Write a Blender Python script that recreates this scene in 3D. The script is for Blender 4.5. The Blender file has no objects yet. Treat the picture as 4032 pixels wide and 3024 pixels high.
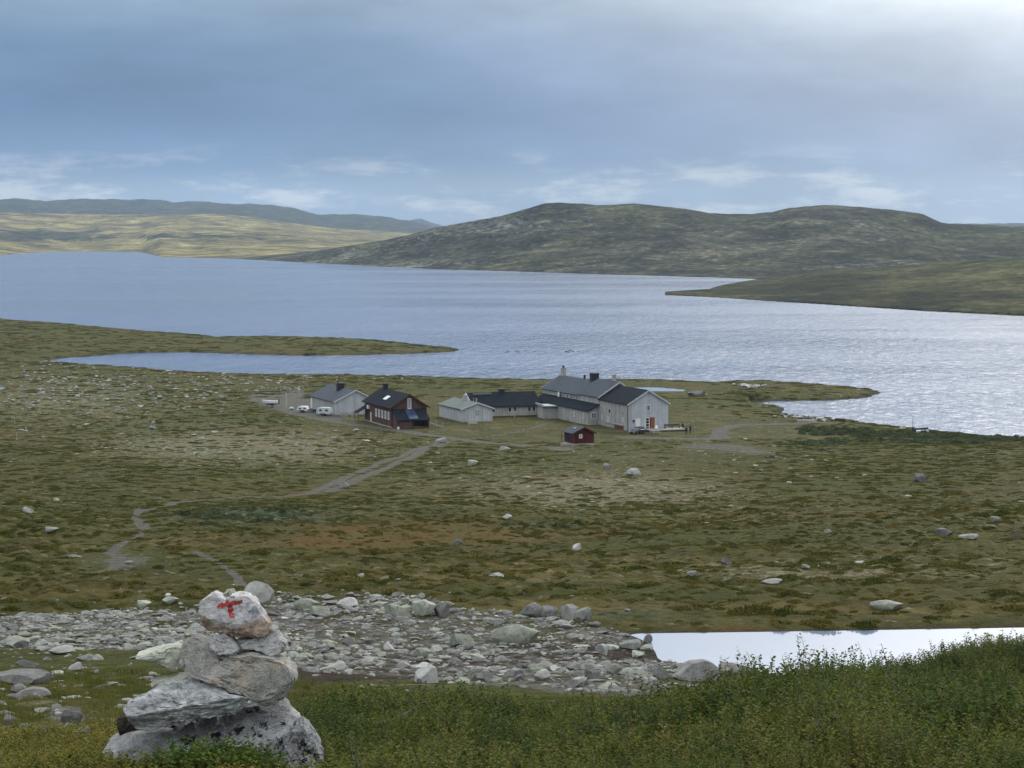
import bpy, bmesh, math, random
import numpy as np
from mathutils import Vector, Matrix
from mathutils.bvhtree import BVHTree
random.seed(7); RNG = np.random.default_rng(11)
SC = bpy.context.scene
COL = SC.collection
# ------------------------------------------------------------------ camera
EYE = 45.0                       # metres above the lake
LENS, SENSOR = 77.0, 36.0
F = 4032 * LENS / SENSOR         # focal length in pixels of the 4032 px wide photo
PITCH = math.atan(592.0 / F)
cam_d = bpy.data.cameras.new('camera'); cam = bpy.data.objects.new('camera', cam_d); COL.objects.link(cam)
cam.location = (0, 0, EYE); cam.rotation_euler = (math.pi / 2 - PITCH, 0, 0)
cam_d.lens = LENS; cam_d.sensor_width = SENSOR; cam_d.clip_start = 0.5; cam_d.clip_end = 60000
SC.camera = cam
# ------------------------------------------------------------------ world, sun, exposure
SUN_AZ, SUN_EL = math.radians(22), math.radians(30)      # azimuth to the right of the view direction (+Y)
W = bpy.data.worlds.new('World'); SC.world = W; W.use_nodes = True
def build_world():
    nt = W.node_tree; nt.nodes.clear()
    N = nt.nodes.new; L = nt.links.new
    def math_(op, a, b=None, c=None):
        n = N('ShaderNodeMath'); n.operation = op
        for i, v in enumerate((a, b, c)):
            if v is None: continue
            if isinstance(v, (int, float)): n.inputs[i].default_value = v
            else: L(v, n.inputs[i])
        return n.outputs[0]
    def mixc(f, a, b, mode='MIX'):
        n = N('ShaderNodeMix'); n.data_type = 'RGBA'; n.blend_type = mode; n.clamp_factor = True
        for s, v in ((n.inputs[0], f), (n.inputs[6], a), (n.inputs[7], b)):
            if isinstance(v, (int, float)): s.default_value = v
            elif isinstance(v, tuple): s.default_value = (*v, 1)
            else: L(v, s)
        return n.outputs[2]
    out = N('ShaderNodeOutputWorld'); bg = N('ShaderNodeBackground'); L(bg.outputs[0], out.inputs[0])
    tc = N('ShaderNodeTexCoord'); nrm = N('ShaderNodeVectorMath'); nrm.operation = 'NORMALIZE'
    L(tc.outputs['Generated'], nrm.inputs[0])
    sp = N('ShaderNodeSeparateXYZ'); L(nrm.outputs[0], sp.inputs[0])
    az = math_('ARCTAN2', sp.outputs[0], sp.outputs[1])
    el = math_('ARCSINE', sp.outputs[2])
    ela = math_('ABSOLUTE', el)
    # warp elevation with large soft noise so cloud bands are uneven
    cv = N('ShaderNodeCombineXYZ'); L(math_('MULTIPLY', az, 5.0), cv.inputs[0]); L(math_('MULTIPLY', ela, 16.0), cv.inputs[1])
    n1 = N('ShaderNodeTexNoise'); n1.inputs['Scale'].default_value = 1.3; n1.inputs['Detail'].default_value = 5; n1.inputs['Roughness'].default_value = .55
    L(cv.outputs[0], n1.inputs['Vector'])
    cv2 = N('ShaderNodeCombineXYZ'); L(math_('MULTIPLY', az, 22.0), cv2.inputs[0]); L(math_('MULTIPLY', ela, 92.0), cv2.inputs[1]); cv2.inputs[2].default_value = 3.7
    n2 = N('ShaderNodeTexNoise'); n2.inputs['Scale'].default_value = 1.0; n2.inputs['Detail'].default_value = 9; n2.inputs['Roughness'].default_value = .64
    L(cv2.outputs[0], n2.inputs['Vector'])
    elw = math_('ADD', ela, math_('MULTIPLY', math_('SUBTRACT', n1.outputs[0], .5), .020))
    t = math_('DIVIDE', elw, 1.5708)
    t = math_('POWER', math_('MAXIMUM', t, 0.0), 0.5)            # more room near the horizon
    cr = N('ShaderNodeValToRGB'); L(t, cr.inputs[0]); r = cr.color_ramp; r.interpolation = 'EASE'
    stops = [(0.0, (.37, .465, .575)), (1.1, (.30, .40, .54)), (2.0, (.166, .272, .458)), (3.2, (.134, .232, .415)),
             (4.6, (.166, .274, .455)), (6.2, (.255, .365, .51)), (9.5, (.55, .635, .76)), (18, (.98, 1.05, 1.14)), (45, (1.32, 1.37, 1.43)), (90, (1.45, 1.50, 1.56))]
    r.elements[0].position = 0; r.elements[1].position = 1
    for i, (deg, c) in enumerate(stops):
        p = math.sqrt(deg / 90.0)
        e = r.elements[0] if i == 0 else (r.elements[-1] if i == len(stops) - 1 else r.elements.new(p))
        e.color = (*c, 1)
    # pale broken cloud near the horizon
    band = N('ShaderNodeMapRange'); band.interpolation_type = 'SMOOTHSTEP'
    L(ela, band.inputs[0]); band.inputs[1].default_value = .016; band.inputs[2].default_value = .044; band.inputs[3].default_value = 1; band.inputs[4].default_value = 0
    cm = N('ShaderNodeMapRange'); cm.interpolation_type = 'SMOOTHSTEP'
    L(n2.outputs[0], cm.inputs[0]); cm.inputs[1].default_value = .47; cm.inputs[2].default_value = .66
    pale = math_('MULTIPLY', math_('MULTIPLY', band.outputs[0], cm.outputs[0]), .95)
    c1 = mixc(pale, cr.outputs[0], (.68, .72, .76))
    # large soft patches in the deck
    m2 = N('ShaderNodeMapRange'); L(n1.outputs[0], m2.inputs[0]); m2.inputs[1].default_value = .3; m2.inputs[2].default_value = .7; m2.inputs[3].default_value = .80; m2.inputs[4].default_value = 1.2
    sc_ = N('ShaderNodeVectorMath'); sc_.operation = 'SCALE'; L(c1, sc_.inputs[0]); L(m2.outputs[0], sc_.inputs['Scale'])
    # bright cloud in front of the sun (up and to the right)
    da = math_('DIVIDE', math_('SUBTRACT', az, .34), .255); de = math_('DIVIDE', math_('SUBTRACT', el, .30), .165)
    g = math_('EXPONENT', math_('MULTIPLY', math_('ADD', math_('MULTIPLY', da, da), math_('MULTIPLY', de, de)), -1.0))
    gl = math_('MULTIPLY', g, math_('MULTIPLY', m2.outputs[0], GLOW))
    gc = N('ShaderNodeVectorMath'); gc.operation = 'SCALE'; gc.inputs[0].default_value = (1.0, .93, .80); L(gl, gc.inputs['Scale'])
    add = N('ShaderNodeVectorMath'); add.operation = 'ADD'; L(sc_.outputs[0], add.inputs[0]); L(gc.outputs[0], add.inputs[1])
    sky = N('ShaderNodeTexSky'); sky.sky_type = 'NISHITA'; sky.sun_disc = False
    sky.sun_elevation = SUN_EL; sky.sun_rotation = SUN_AZ; sky.altitude = 1100
    sk = N('ShaderNodeVectorMath'); sk.operation = 'SCALE'; L(sky.outputs[0], sk.inputs[0]); sk.inputs['Scale'].default_value = .08
    fin = mixc(.96, sk.outputs[0], add.outputs[0])
    L(fin, bg.inputs[0]); bg.inputs[1].default_value = 1.0
GLOW = 3.9
build_world()
sun_d = bpy.data.lights.new('sun', 'SUN'); sun = bpy.data.objects.new('sun', sun_d); COL.objects.link(sun)
sun_d.energy = 1.5; sun_d.angle = math.radians(14); sun_d.color = (1.0, .95, .87)
sdir = Vector((math.sin(SUN_AZ) * math.cos(SUN_EL), math.cos(SUN_AZ) * math.cos(SUN_EL), math.sin(SUN_EL)))
sun.rotation_euler = (-sdir).to_track_quat('-Z', 'Y').to_euler(); sun.location = (0, 0, 400)
SC.view_settings.view_transform = 'Standard'; SC.view_settings.look = 'None'
SC.view_settings.exposure = 0.0; SC.view_settings.gamma = 1.0
SC.cycles.use_denoising = True; SC.cycles.max_bounces = 6; SC.cycles.diffuse_bounces = 2; SC.cycles.glossy_bounces = 2
SC.cycles.transparent_max_bounces = 6; SC.cycles.volume_bounces = 0; SC.cycles.caustics_reflective = False; SC.cycles.caustics_refractive = False
# ------------------------------------------------------------------ helpers
CP, SP_ = math.cos(PITCH), math.sin(PITCH)
def ray(X, Y):
    a = (X - 2016) / F; b = (1512 - Y) / F
    return a, CP + b * SP_, b * CP - SP_          # direction components x, y, z
def slope(Y):                                       # dz per metre forward at picture row Y
    b = (1512 - np.asarray(Y, float)) / F
    return (b * CP - SP_) / (CP + b * SP_)
def on_plane(X, Y, z=0.0):
    rx, ry, rz = ray(X, Y); k = (z - EYE) / rz
    return rx * k, ry * k
def project(x, y, z):
    dz = z - EYE; f = y * CP - dz * SP_; u = y * SP_ + dz * CP
    f = np.where(f < .05, .05, f)
    return 2016 + F * x / f, 1512 - F * u / f
def _h(ix, iy, seed):
    h = (ix.astype(np.int64) * 374761393 + iy.astype(np.int64) * 668265263 + seed * 974634777) & 0xffffffff
    h = ((h ^ (h >> 13)) * 1274126177) & 0xffffffff
    return (h ^ (h >> 16)) & 0xffffffff
def perlin(x, y, seed=0):
    xi = np.floor(x); yi = np.floor(y); fx = x - xi; fy = y - yi
    u = fx * fx * fx * (fx * (fx * 6 - 15) + 10); v = fy * fy * fy * (fy * (fy * 6 - 15) + 10)
    def g(ox, oy):
        a = _h(xi + ox, yi + oy, seed) * (2 * math.pi / 4294967296.0)
        return np.cos(a) * (fx - ox) + np.sin(a) * (fy - oy)
    n00, n10, n01, n11 = g(0, 0), g(1, 0), g(0, 1), g(1, 1)
    return ((n00 * (1 - u) + n10 * u) * (1 - v) + (n01 * (1 - u) + n11 * u) * v) * 1.4
def fbm(x, y, wl, octs=3, seed=0, gain=.5):
    s = 0.0; a = 1.0; k = 1.0 / wl
    for i in range(octs):
        s = s + a * perlin(x * k + 17.3 * i, y * k - 9.1 * i, seed + i); a *= gain; k *= 2.03
    return s
def sstep(a, b, x):
    t = np.clip((x - a) / (b - a), 0, 1); return t * t * (3 - 2 * t)
def poly_sd(px, py, poly):
    """signed distance to a polygon, positive inside"""
    px = np.asarray(px, float); py = np.asarray(py, float)
    d2 = np.full(px.shape, 1e18); ins = np.zeros(px.shape, bool); n = len(poly)
    for i in range(n):
        ax, ay = poly[i]; bx, by = poly[(i + 1) % n]
        ex, ey = bx - ax, by - ay; wx, wy = px - ax, py - ay
        t = np.clip((wx * ex + wy * ey) / (ex * ex + ey * ey + 1e-12), 0, 1)
        d2 = np.minimum(d2, (wx - ex * t) ** 2 + (wy - ey * t) ** 2)
        if ay != by:
            c = (ay > py) != (by > py)
            ins ^= c & (px < (bx - ax) * (py - ay) / (by - ay) + ax)
    d = np.sqrt(d2); return np.where(ins, d, -d)
def line_dist(px, py, pts):
    d2 = np.full(np.shape(px), 1e18)
    for (ax, ay), (bx, by) in zip(pts[:-1], pts[1:]):
        ex, ey = bx - ax, by - ay; wx, wy = px - ax, py - ay
        t = np.clip((wx * ex + wy * ey) / (ex * ex + ey * ey + 1e-12), 0, 1)
        d2 = np.minimum(d2, (wx - ex * t) ** 2 + (wy - ey * t) ** 2)
    return np.sqrt(d2)
# ------------------------------------------------------------------ the shape of the land
SHORE_PX = [(-900, 1150), (-400, 1215), (0, 1257), (194, 1271), (330, 1283), (588, 1306), (760, 1319), (852, 1326), (787, 1334), (940, 1330),
            (1094, 1326), (1300, 1332), (1458, 1341), (1640, 1359), (1805, 1373), (1786, 1386), (1568, 1394), (1276, 1401), (1000, 1396),
            (729, 1386), (547, 1390), (460, 1394), (365, 1404), (280, 1408), (195, 1419), (280, 1432), (364, 1441), (565, 1454), (820, 1474), (1000, 1478),
            (1167, 1481), (1400, 1484), (1640, 1488), (1932, 1498), (2133, 1505), (2350, 1503), (2534, 1500), (2643, 1503), (2799, 1514), (2916, 1504),
            (3052, 1508), (3233, 1519), (3414, 1535), (3474, 1544), (3436, 1563), (3278, 1576), (3052, 1580), (2962, 1585), (3020, 1596),
            (3079, 1605), (3085, 1618), (3082, 1630), (3129, 1643), (3210, 1645), (3323, 1658), (3459, 1675), (3600, 1691), (3700, 1700), (3816, 1715), (3940, 1728),
            (4032, 1731), (4300, 1752), (4700, 1780)]
SHORE = [on_plane(X, Y) for X, Y in SHORE_PX] + [(700, 300), (700, -500), (-2500, -500), (-2500, 1300)]
TARN_Z = 32.0
TARN = [on_plane(X, Y, TARN_Z) for X, Y in [(2468, 2496), (2530, 2494), (3000, 2488), (3500, 2480), (4032, 2471), (4500, 2464), (4700, 2560), (4600, 2700), (4000, 2700),
        (3300, 2680), (2950, 2660), (2700, 2650), (2600, 2645), (2540, 2637), (2620, 2610), (2590, 2592), (2580, 2566), (2558, 2538), (2520, 2515)]]
POOL_Z = 1.9
POOL = [on_plane(X, Y, POOL_Z) for X, Y in [(2470, 1526), (2560, 1524), (2640, 1529), (2698, 1535), (2690, 1541), (2600, 1541), (2530, 1538), (2480, 1534)]]
PUD_Z = 2.0
PUD = [on_plane(X, Y, PUD_Z) for X, Y in [(-80, 1520), (0, 1522), (34, 1532), (10, 1536), (-80, 1538)]]
PD = np.array([0, 3, 8, 10, 11.5, 15, 18, 21, 24, 28, 35, 45, 52, 60, 66, 71, 76, 82, 95, 120, 150, 200, 250, 320, 380, 420, 445, 458, 560, 620, 700, 800, 1200.])
PL = np.array([1.6, 1.65, 2.15, 2.6, 2.96, 3.56, 4.08, 4.66, 5.26, 6.0, 7.25, 9.0, 10.15, 11.4, 12.2, 12.85, 13.25, 13.75, 15.2, 17.8, 20.5, 24.8, 28.5, 33.5, 37.6, 40.5, 41.7, 41.95, 42.1, 42.6, 43.2, 43.6, 44])
PC = np.array([1.6, 1.65, 2.12, 2.54, 2.86, 3.50, 4.10, 4.80, 5.58, 6.3, 7.9, 9.4, 10.5, 11.9, 12.7, 12.9, 13.05, 13.6, 15.2, 17.8, 20.5, 24.8, 28.5, 33.5, 37.6, 40.5, 41.7, 41.95, 42.1, 42.6, 43.2, 43.6, 44])
PR = np.array([1.6, 1.65, 2.0, 2.3, 2.52, 3.16, 4.20, 5.05, 5.85, 6.6, 8.3, 9.9, 11.0, 12.5, 13.2, 13.1, 12.9, 13.5, 15.2, 17.8, 20.5, 24.8, 28.5, 33.5, 37.6, 40.5, 41.7, 41.95, 42.1, 42.6, 43.2, 43.6, 44])
PATHS = [  # gravel tracks: pixel polyline, half width in m
    ([(1290, 1936), (1420, 1880), (1560, 1822), (1700, 1762), (1760, 1738)], .85),
    ([(1210, 1936), (1360, 1880), (1505, 1822), (1655, 1762), (1730, 1738)], .70),
    ([(1100, 1610), (1230, 1645), (1340, 1665), (1480, 1683), (1600, 1700), (1760, 1722), (1900, 1742), (2050, 1752), (2230, 1765)], 1.7),
    ([(1760, 1738), (1860, 1728), (1960, 1714), (2080, 1690), (2180, 1660)], .5),
    ([(2470, 1722), (2640, 1727), (2790, 1730)], 3.2),
    ([(2790, 1730), (2835, 1725), (2830, 1700), (2850, 1684), (2930, 1672), (3120, 1668), (3260, 1664)], 2.0),
    ([(1290, 1936), (1130, 1950), (960, 1962), (690, 1975), (560, 2000)], .55),
    ([(560, 2000), (520, 2030), (570, 2080), (540, 2115)], .38),
    ([(540, 2115), (470, 2140), (430, 2165), (470, 2190), (460, 2230), (380, 2260)], .34),
    ([(770, 2165), (850, 2205), (930, 2260), (955, 2310)], .26),
]
PATHS_W = []
ROCKF = [(-300, 2440), (0, 2415), (200, 2420), (420, 2398), (700, 2390), (900, 2350), (1080, 2330), (1300, 2345), (1500, 2330), (1700, 2350), (1800, 2395), (1950, 2400), (2050, 2405),
         (2330, 2440), (2420, 2480), (2480, 2500), (2560, 2540), (2600, 2590), (2680, 2610), (2950, 2640), (3000, 2740), (2500, 2740), (2000, 2710), (1650, 2680), (1300, 2650), (1000, 2600), (700, 2570), (400, 2560), (0, 2560), (-300, 2570)]
def profile(x, y):
    yy = np.clip(y, .01, 1200); az = np.clip(x / np.maximum(y, 2.0), -.5, .5)
    l, c, r = np.interp(yy, PD, PL), np.interp(yy, PD, PC), np.interp(yy, PD, PR)
    wl = sstep(0.02, .16, -az); wr = sstep(.02, .19, az)
    return EYE - (c * (1 - wl - wr) + l * wl + r * wr)
def height(x, y, fine=True):
    x = np.asarray(x, float); y = np.asarray(y, float)
    z = profile(x, y)
    # uneven ground
    big = sstep(95, 160, y) * (1 - sstep(400, 440, y)) + .35 * sstep(560, 650, y)
    z = z + big * .9 * fbm(x, y * .7, 46, 2, 3)
    z = z + .10 * sstep(6, 14, y) * (1 - sstep(40, 60, y)) * fbm(x, y, 3.2, 2, 8)
    hump = .20 * np.exp(-((x - 3.35) / .5) ** 2 - ((y - 15.2) / 2.2) ** 2)
    z = z + hump + .11 * np.exp(-((x + 1.47) / .30) ** 2 - ((y - 10.75) / .32) ** 2) + .17 * np.exp(-((x + 2.25) / .42) ** 2 - ((y - 10.8) / .5) ** 2)
    if fine:
        a = .05 * sstep(4, 10, y) * (1 - sstep(40, 50, y)) + sstep(72, 80, y) * (.20 + .05 * (1 - sstep(180, 260, y))) * (1 - .55 * sstep(400, 450, y) * (1 - sstep(560, 620, y)))
        n = fbm(x, y, np.where(y < 60, .8, np.where(y < 170, 2.6, 4.2)), 3, 21, .62)
        for w_, wd_ in (PATHS_W if np.any(y > 112) else []):
            a = a * (.12 + .88 * sstep(wd_ * 1.2, wd_ * 3 + 1.5, line_dist(x, y, w_)))
        z = z + a * n
        z = z + .10 * sstep(46, 55, y) * (1 - sstep(85, 95, y)) * fbm(x, y, 1.3, 2, 31)
    # tarn
    m = (y > 30) & (y < 120)
    if np.any(m):
        sd = poly_sd(x[m], y[m], TARN); zz = z[m]
        edge = TARN_Z - .13 * sd; w = sstep(.0, 2.4, -sd); zz = np.where(sd > 0, edge, np.where(sd < -2.4, zz, edge * (1 - w) + np.maximum(zz, TARN_Z + .12) * w))
        z = z.copy(); z[m] = zz
    # lake shore
    m = y > 300
    if np.any(m):
        sd = poly_sd(x[m], y[m], SHORE); zz = z[m]
        jit = 1.6 * fbm(x[m], y[m], 14, 3, 41); sdj = sd + jit * sstep(0, 6, 8 - np.abs(sd))
        up = .12 + .10 * np.maximum(sdj, 0) - .0 + .28 * sstep(0, 2.5, sdj)
        k = 1.2; hh = np.clip(.5 + .5 * (up - zz) / k, 0, 1); smin = up * (1 - hh) + zz * hh - k * hh * (1 - hh)
        zz = np.where(sdj > 0, np.maximum(smin, np.minimum(up, .45)), np.maximum(-6, -.25 + .16 * sdj))
        for P, pz in ((POOL, POOL_Z), (PUD, PUD_Z)):
            s2 = poly_sd(x[m], y[m], P)
            zz = np.where(s2 > 0, np.minimum(zz, pz - .3), np.where(s2 > -22, np.clip(zz, pz + .03 - .01 * s2, pz + .12 - .035 * s2), zz))
        z = z.copy(); z[m] = zz
    return z
def hgt(x, y): return float(height(np.array([x], float), np.array([y], float))[0])
def hit(X, Y, lo=6.0, hi=1180.0):
    """where the line of sight through a picture point first meets the land"""
    rx, ry, rz = ray(X, Y)
    d = np.exp(np.linspace(math.log(lo), math.log(hi), 900)) / ry
    x, y, z = rx * d, ry * d, EYE + rz * d
    g = height(x, y); b = np.nonzero(g >= z)[0]
    if len(b) == 0: return None
    i = b[0]
    if i == 0: return x[0], y[0], g[0]
    a0 = z[i - 1] - g[i - 1]; a1 = z[i] - g[i]; t = a0 / (a0 - a1 + 1e-9)
    xx = x[i - 1] + (x[i] - x[i - 1]) * t; yy = y[i - 1] + (y[i] - y[i - 1]) * t
    return xx, yy, hgt(xx, yy)
# ------------------------------------------------------------------ materials
class NT:
    def __init__(s, name):
        s.m = bpy.data.materials.new(name); s.m.use_nodes = True; s.t = s.m.node_tree; s.t.nodes.clear()
        s.out = s.t.nodes.new('ShaderNodeOutputMaterial')
    def n(s, typ, **kw):
        nd = s.t.nodes.new(typ)
        for k, v in kw.items(): setattr(nd, k, v)
        return nd
    def put(s, sock, v):
        if v is None: return
        if isinstance(v, bpy.types.NodeSocket): s.t.links.new(v, sock)
        elif isinstance(v, (tuple, list)):
            sock.default_value = (*v, 1) if len(sock.default_value) == 4 and len(v) == 3 else tuple(v)
        else: sock.default_value = v
    def math(s, op, a, b=None, c=None, clamp=False):
        nd = s.n('ShaderNodeMath', operation=op, use_clamp=clamp)
        for i, v in enumerate((a, b, c)): s.put(nd.inputs[i], v) if v is not None else None
        return nd.outputs[0]
    def mix(s, f, a, b, mode='MIX'):
        nd = s.n('ShaderNodeMix', data_type='RGBA', blend_type=mode); s.put(nd.inputs[0], f); s.put(nd.inputs[6], a); s.put(nd.inputs[7], b)
        return nd.outputs[2]
    def coord(s, which='Object', scale=(1, 1, 1)):
        tc = s.n('ShaderNodeTexCoord'); mp = s.n('ShaderNodeMapping'); s.put(mp.inputs[0], tc.outputs[which]); mp.inputs['Scale'].default_value = scale
        return mp.outputs[0]
    def wpos(s, scale=(1, 1, 1)):
        g = s.n('ShaderNodeNewGeometry'); mp = s.n('ShaderNodeMapping'); s.put(mp.inputs[0], g.outputs['Position']); mp.inputs['Scale'].default_value = scale
        return mp.outputs[0]
    def noise(s, vec, scale, detail=4, rough=.55, dist=0.0, color=False):
        nd = s.n('ShaderNodeTexNoise'); s.put(nd.inputs['Vector'], vec); nd.inputs['Scale'].default_value = scale
        nd.inputs['Detail'].default_value = detail; nd.inputs['Roughness'].default_value = rough; nd.inputs['Distortion'].default_value = dist
        return nd.outputs[1 if color else 0]
    def vor(s, vec, scale, feature='F1', out=0):
        nd = s.n('ShaderNodeTexVoronoi', feature=feature); s.put(nd.inputs['Vector'], vec); nd.inputs['Scale'].default_value = scale; return nd.outputs[out]
    def rng(s, v, a, b, c=0.0, d=1.0):
        nd = s.n('ShaderNodeMapRange', interpolation_type='SMOOTHSTEP'); s.put(nd.inputs[0], v)
        for i, k in enumerate((a, b, c, d)): nd.inputs[i + 1].default_value = k
        return nd.outputs[0]
    def ramp(s, v, stops, interp='LINEAR'):
        nd = s.n('ShaderNodeValToRGB'); s.put(nd.inputs[0], v); r = nd.color_ramp; r.interpolation = interp
        for i, (p, c) in enumerate(stops):
            e = r.elements[0] if i == 0 else (r.elements[-1] if i == len(stops) - 1 else r.elements.new(p))
            e.color = (*c, 1)
        r.elements[0].position = stops[0][0]; r.elements[-1].position = stops[-1][0]
        return nd.outputs[0]
    def attr(s, name, comp=None):
        nd = s.n('ShaderNodeAttribute'); nd.attribute_name = name
        if comp is None: return nd.outputs[0]
        if comp == 3: return nd.outputs['Alpha']
        sp = s.n('ShaderNodeSeparateColor'); s.put(sp.inputs[0], nd.outputs[0]); return sp.outputs[comp]
    def rand(s): return s.n('ShaderNodeObjectInfo').outputs['Random']
    def bump(s, h, strength=.5, dist=.1, nrm=None):
        nd = s.n('ShaderNodeBump'); s.put(nd.inputs['Height'], h); nd.inputs['Strength'].default_value = strength; nd.inputs['Distance'].default_value = dist
        if nrm is not None: s.put(nd.inputs['Normal'], nrm)
        return nd.outputs[0]
    def bsdf(s, col, rough=.8, spec=.3, nrm=None, metal=0.0, **kw):
        b = s.n('ShaderNodeBsdfPrincipled'); s.put(b.inputs['Base Color'], col); s.put(b.inputs['Roughness'], rough)
        s.put(b.inputs['Specular IOR Level'], spec); s.put(b.inputs['Metallic'], metal)
        if nrm is not None: s.put(b.inputs['Normal'], nrm)
        for k, v in kw.items(): s.put(b.inputs[k], v)
        s.t.links.new(b.outputs[0], s.out.inputs[0]); return b
M = {}
def simple(name, col, rough=.7, spec=.3, var=.18, scale=3.0, bump=.15, metal=0.0):
    t = NT(name); v = t.coord('Object'); n = t.noise(v, scale, 6, .6); n2 = t.noise(v, scale * 7, 3)
    f = t.math('ADD', t.math('MULTIPLY', n, .65), t.math('MULTIPLY', n2, .35))
    c = t.ramp(f, [(.25, tuple(k * (1 - var) for k in col)), (.75, tuple(min(1, k * (1 + var)) for k in col))])
    t.bsdf(c, rough, spec, t.bump(n2, bump, .02), metal); M[name] = t.m; return t.m
def ground_mat():
    t = NT('heath_ground'); p = t.wpos()
    big = t.noise(p, .035, 3, .5); mid = t.noise(p, .22, 5, .62); fin = t.noise(p, 1.5, 6, .72); tiny = t.noise(p, 6.0, 4, .6)
    f = t.math('ADD', t.math('MULTIPLY', mid, .5), t.math('MULTIPLY', fin, .5))
    heath = t.ramp(f, [(.34, (.026, .030, .006)), (.43, (.053, .053, .011)), (.51, (.086, .075, .019)), (.58, (.122, .098, .030)), (.68, (.21, .17, .072))])
    green = t.ramp(fin, [(.34, (.027, .038, .006)), (.5, (.056, .070, .012)), (.66, (.105, .112, .026))])
    c = t.mix(t.math('MULTIPLY', t.rng(t.math('ADD', t.math('MULTIPLY', big, .6), t.math('MULTIPLY', mid, .4)), .44, .60), .75), heath, green)
    z1 = lambda i: t.attr('zone', i)
    z2 = lambda i: t.attr('zone2', i)
    edge = t.math('ADD', t.math('MULTIPLY', t.math('SUBTRACT', fin, .5), .9), t.math('MULTIPLY', t.math('SUBTRACT', mid, .5), 1.0))
    def soft(a, lo=.3, hi=.7): return t.rng(t.math('ADD', a, edge), lo, hi)
    grey_w = t.ramp(fin, [(.34, (.030, .040, .018)), (.5, (.058, .074, .036)), (.68, (.105, .125, .066))])
    c = t.mix(soft(z2(1)), c, grey_w)
    straw = t.ramp(f, [(.36, (.042, .040, .009)), (.46, (.085, .071, .018)), (.54, (.125, .100, .029)), (.68, (.20, .16, .064))])
    c = t.mix(soft(z2(2)), c, straw)
    rust = t.ramp(t.math('ADD', t.math('MULTIPLY', big, .4), t.math('MULTIPLY', mid, .6)), [(.38, (.072, .066, .017)), (.46, (.105, .085, .023)), (.52, (.122, .086, .024)), (.57, (.122, .070, .021)), (.66, (.115, .092, .028))])
    c = t.mix(soft(z1(1)), c, rust)
    mead = t.ramp(f, [(.36, (.038, .040, .011)), (.5, (.082, .078, .025)), (.66, (.16, .14, .062))])
    c = t.mix(soft(z1(2)), c, mead)
    # pale lichen patches, more where zone2.r is high
    ln = t.math('ADD', t.noise(t.wpos((.75, 1, 1)), 1.5, 5, .68), t.math('MULTIPLY', t.math('SUBTRACT', z2(0), .5), .20))
    lich = t.ramp(tiny, [(.3, (.17, .155, .095)), (.7, (.33, .30, .21))])
    c = t.mix(t.math('MULTIPLY', t.rng(ln, .548, .622), .80), c, lich)
    peat = t.ramp(fin, [(.35, (.022, .015, .010)), (.6, (.055, .038, .026)), (.75, (.10, .088, .05))])
    c = t.mix(soft(z1(3)), c, peat)
    grav = t.ramp(t.math('ADD', t.math('MULTIPLY', fin, .6), t.math('MULTIPLY', tiny, .4)), [(.35, (.055, .052, .038)), (.47, (.11, .103, .085)), (.58, (.165, .155, .135)), (.70, (.24, .228, .205))])
    c = t.mix(soft(z1(0), .35, .6), c, grav)
    # wet dark band right at the water
    c = t.mix(t.math('MULTIPLY', t.rng(z2(3), .2, .8), .75), c, (.035, .032, .026))
    h = t.math('ADD', t.math('MULTIPLY', fin, .7), t.math('MULTIPLY', tiny, .3))
    nb = t.bump(h, 1.0, .6)
    t.bsdf(c, .95, .1, nb); M['ground'] = t.m
def hill_mat():
    t = NT('far_heath'); p = t.wpos((1, .55, 3.0)); pw = t.wpos((1, .5, 1))
    big = t.noise(pw, .0035, 4, .55); mid = t.noise(p, .018, 6, .68, .6); fin = t.noise(p, .085, 5, .72)
    f = t.math('ADD', t.math('MULTIPLY', mid, .5), t.math('MULTIPLY', fin, .5))
    dark = t.ramp(f, [(.41, (.012, .014, .010)), (.465, (.028, .031, .020)), (.52, (.056, .057, .034)), (.57, (.105, .100, .062)), (.64, (.21, .20, .15))])
    olive = t.ramp(f, [(.40, (.012, .015, .005)), (.5, (.040, .043, .013)), (.62, (.105, .098, .042))])
    c = t.mix(t.math('MULTIPLY', t.rng(big, .42, .60), .55), dark, olive)
    c = t.mix(t.rng(t.attr('zone', 2), .1, .9), c, olive)
    gold = t.ramp(f, [(.38, (.055, .058, .045)), (.45, (.14, .125, .060)), (.52, (.26, .215, .085)), (.59, (.34, .285, .125)), (.68, (.55, .50, .33))])  # straw grass, brightened so its colour carries the distant sunlight
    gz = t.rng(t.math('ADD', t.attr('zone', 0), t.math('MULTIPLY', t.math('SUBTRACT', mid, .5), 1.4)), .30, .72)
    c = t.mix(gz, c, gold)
    stone = t.ramp(fin, [(.35, (.055, .065, .065)), (.65, (.18, .19, .17))])
    c = t.mix(t.math('MULTIPLY', t.rng(t.math('ADD', fin, t.math('MULTIPLY', t.math('SUBTRACT', t.attr('zone', 1), .5), .3)), .56, .66), .8), c, stone)
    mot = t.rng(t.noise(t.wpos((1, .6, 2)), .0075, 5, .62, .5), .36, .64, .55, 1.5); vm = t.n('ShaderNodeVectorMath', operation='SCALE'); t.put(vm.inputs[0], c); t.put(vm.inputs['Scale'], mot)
    t.bsdf(vm.outputs[0], .95, .08, t.bump(f, 1.0, 18.0)); M['hill'] = t.m
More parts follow.
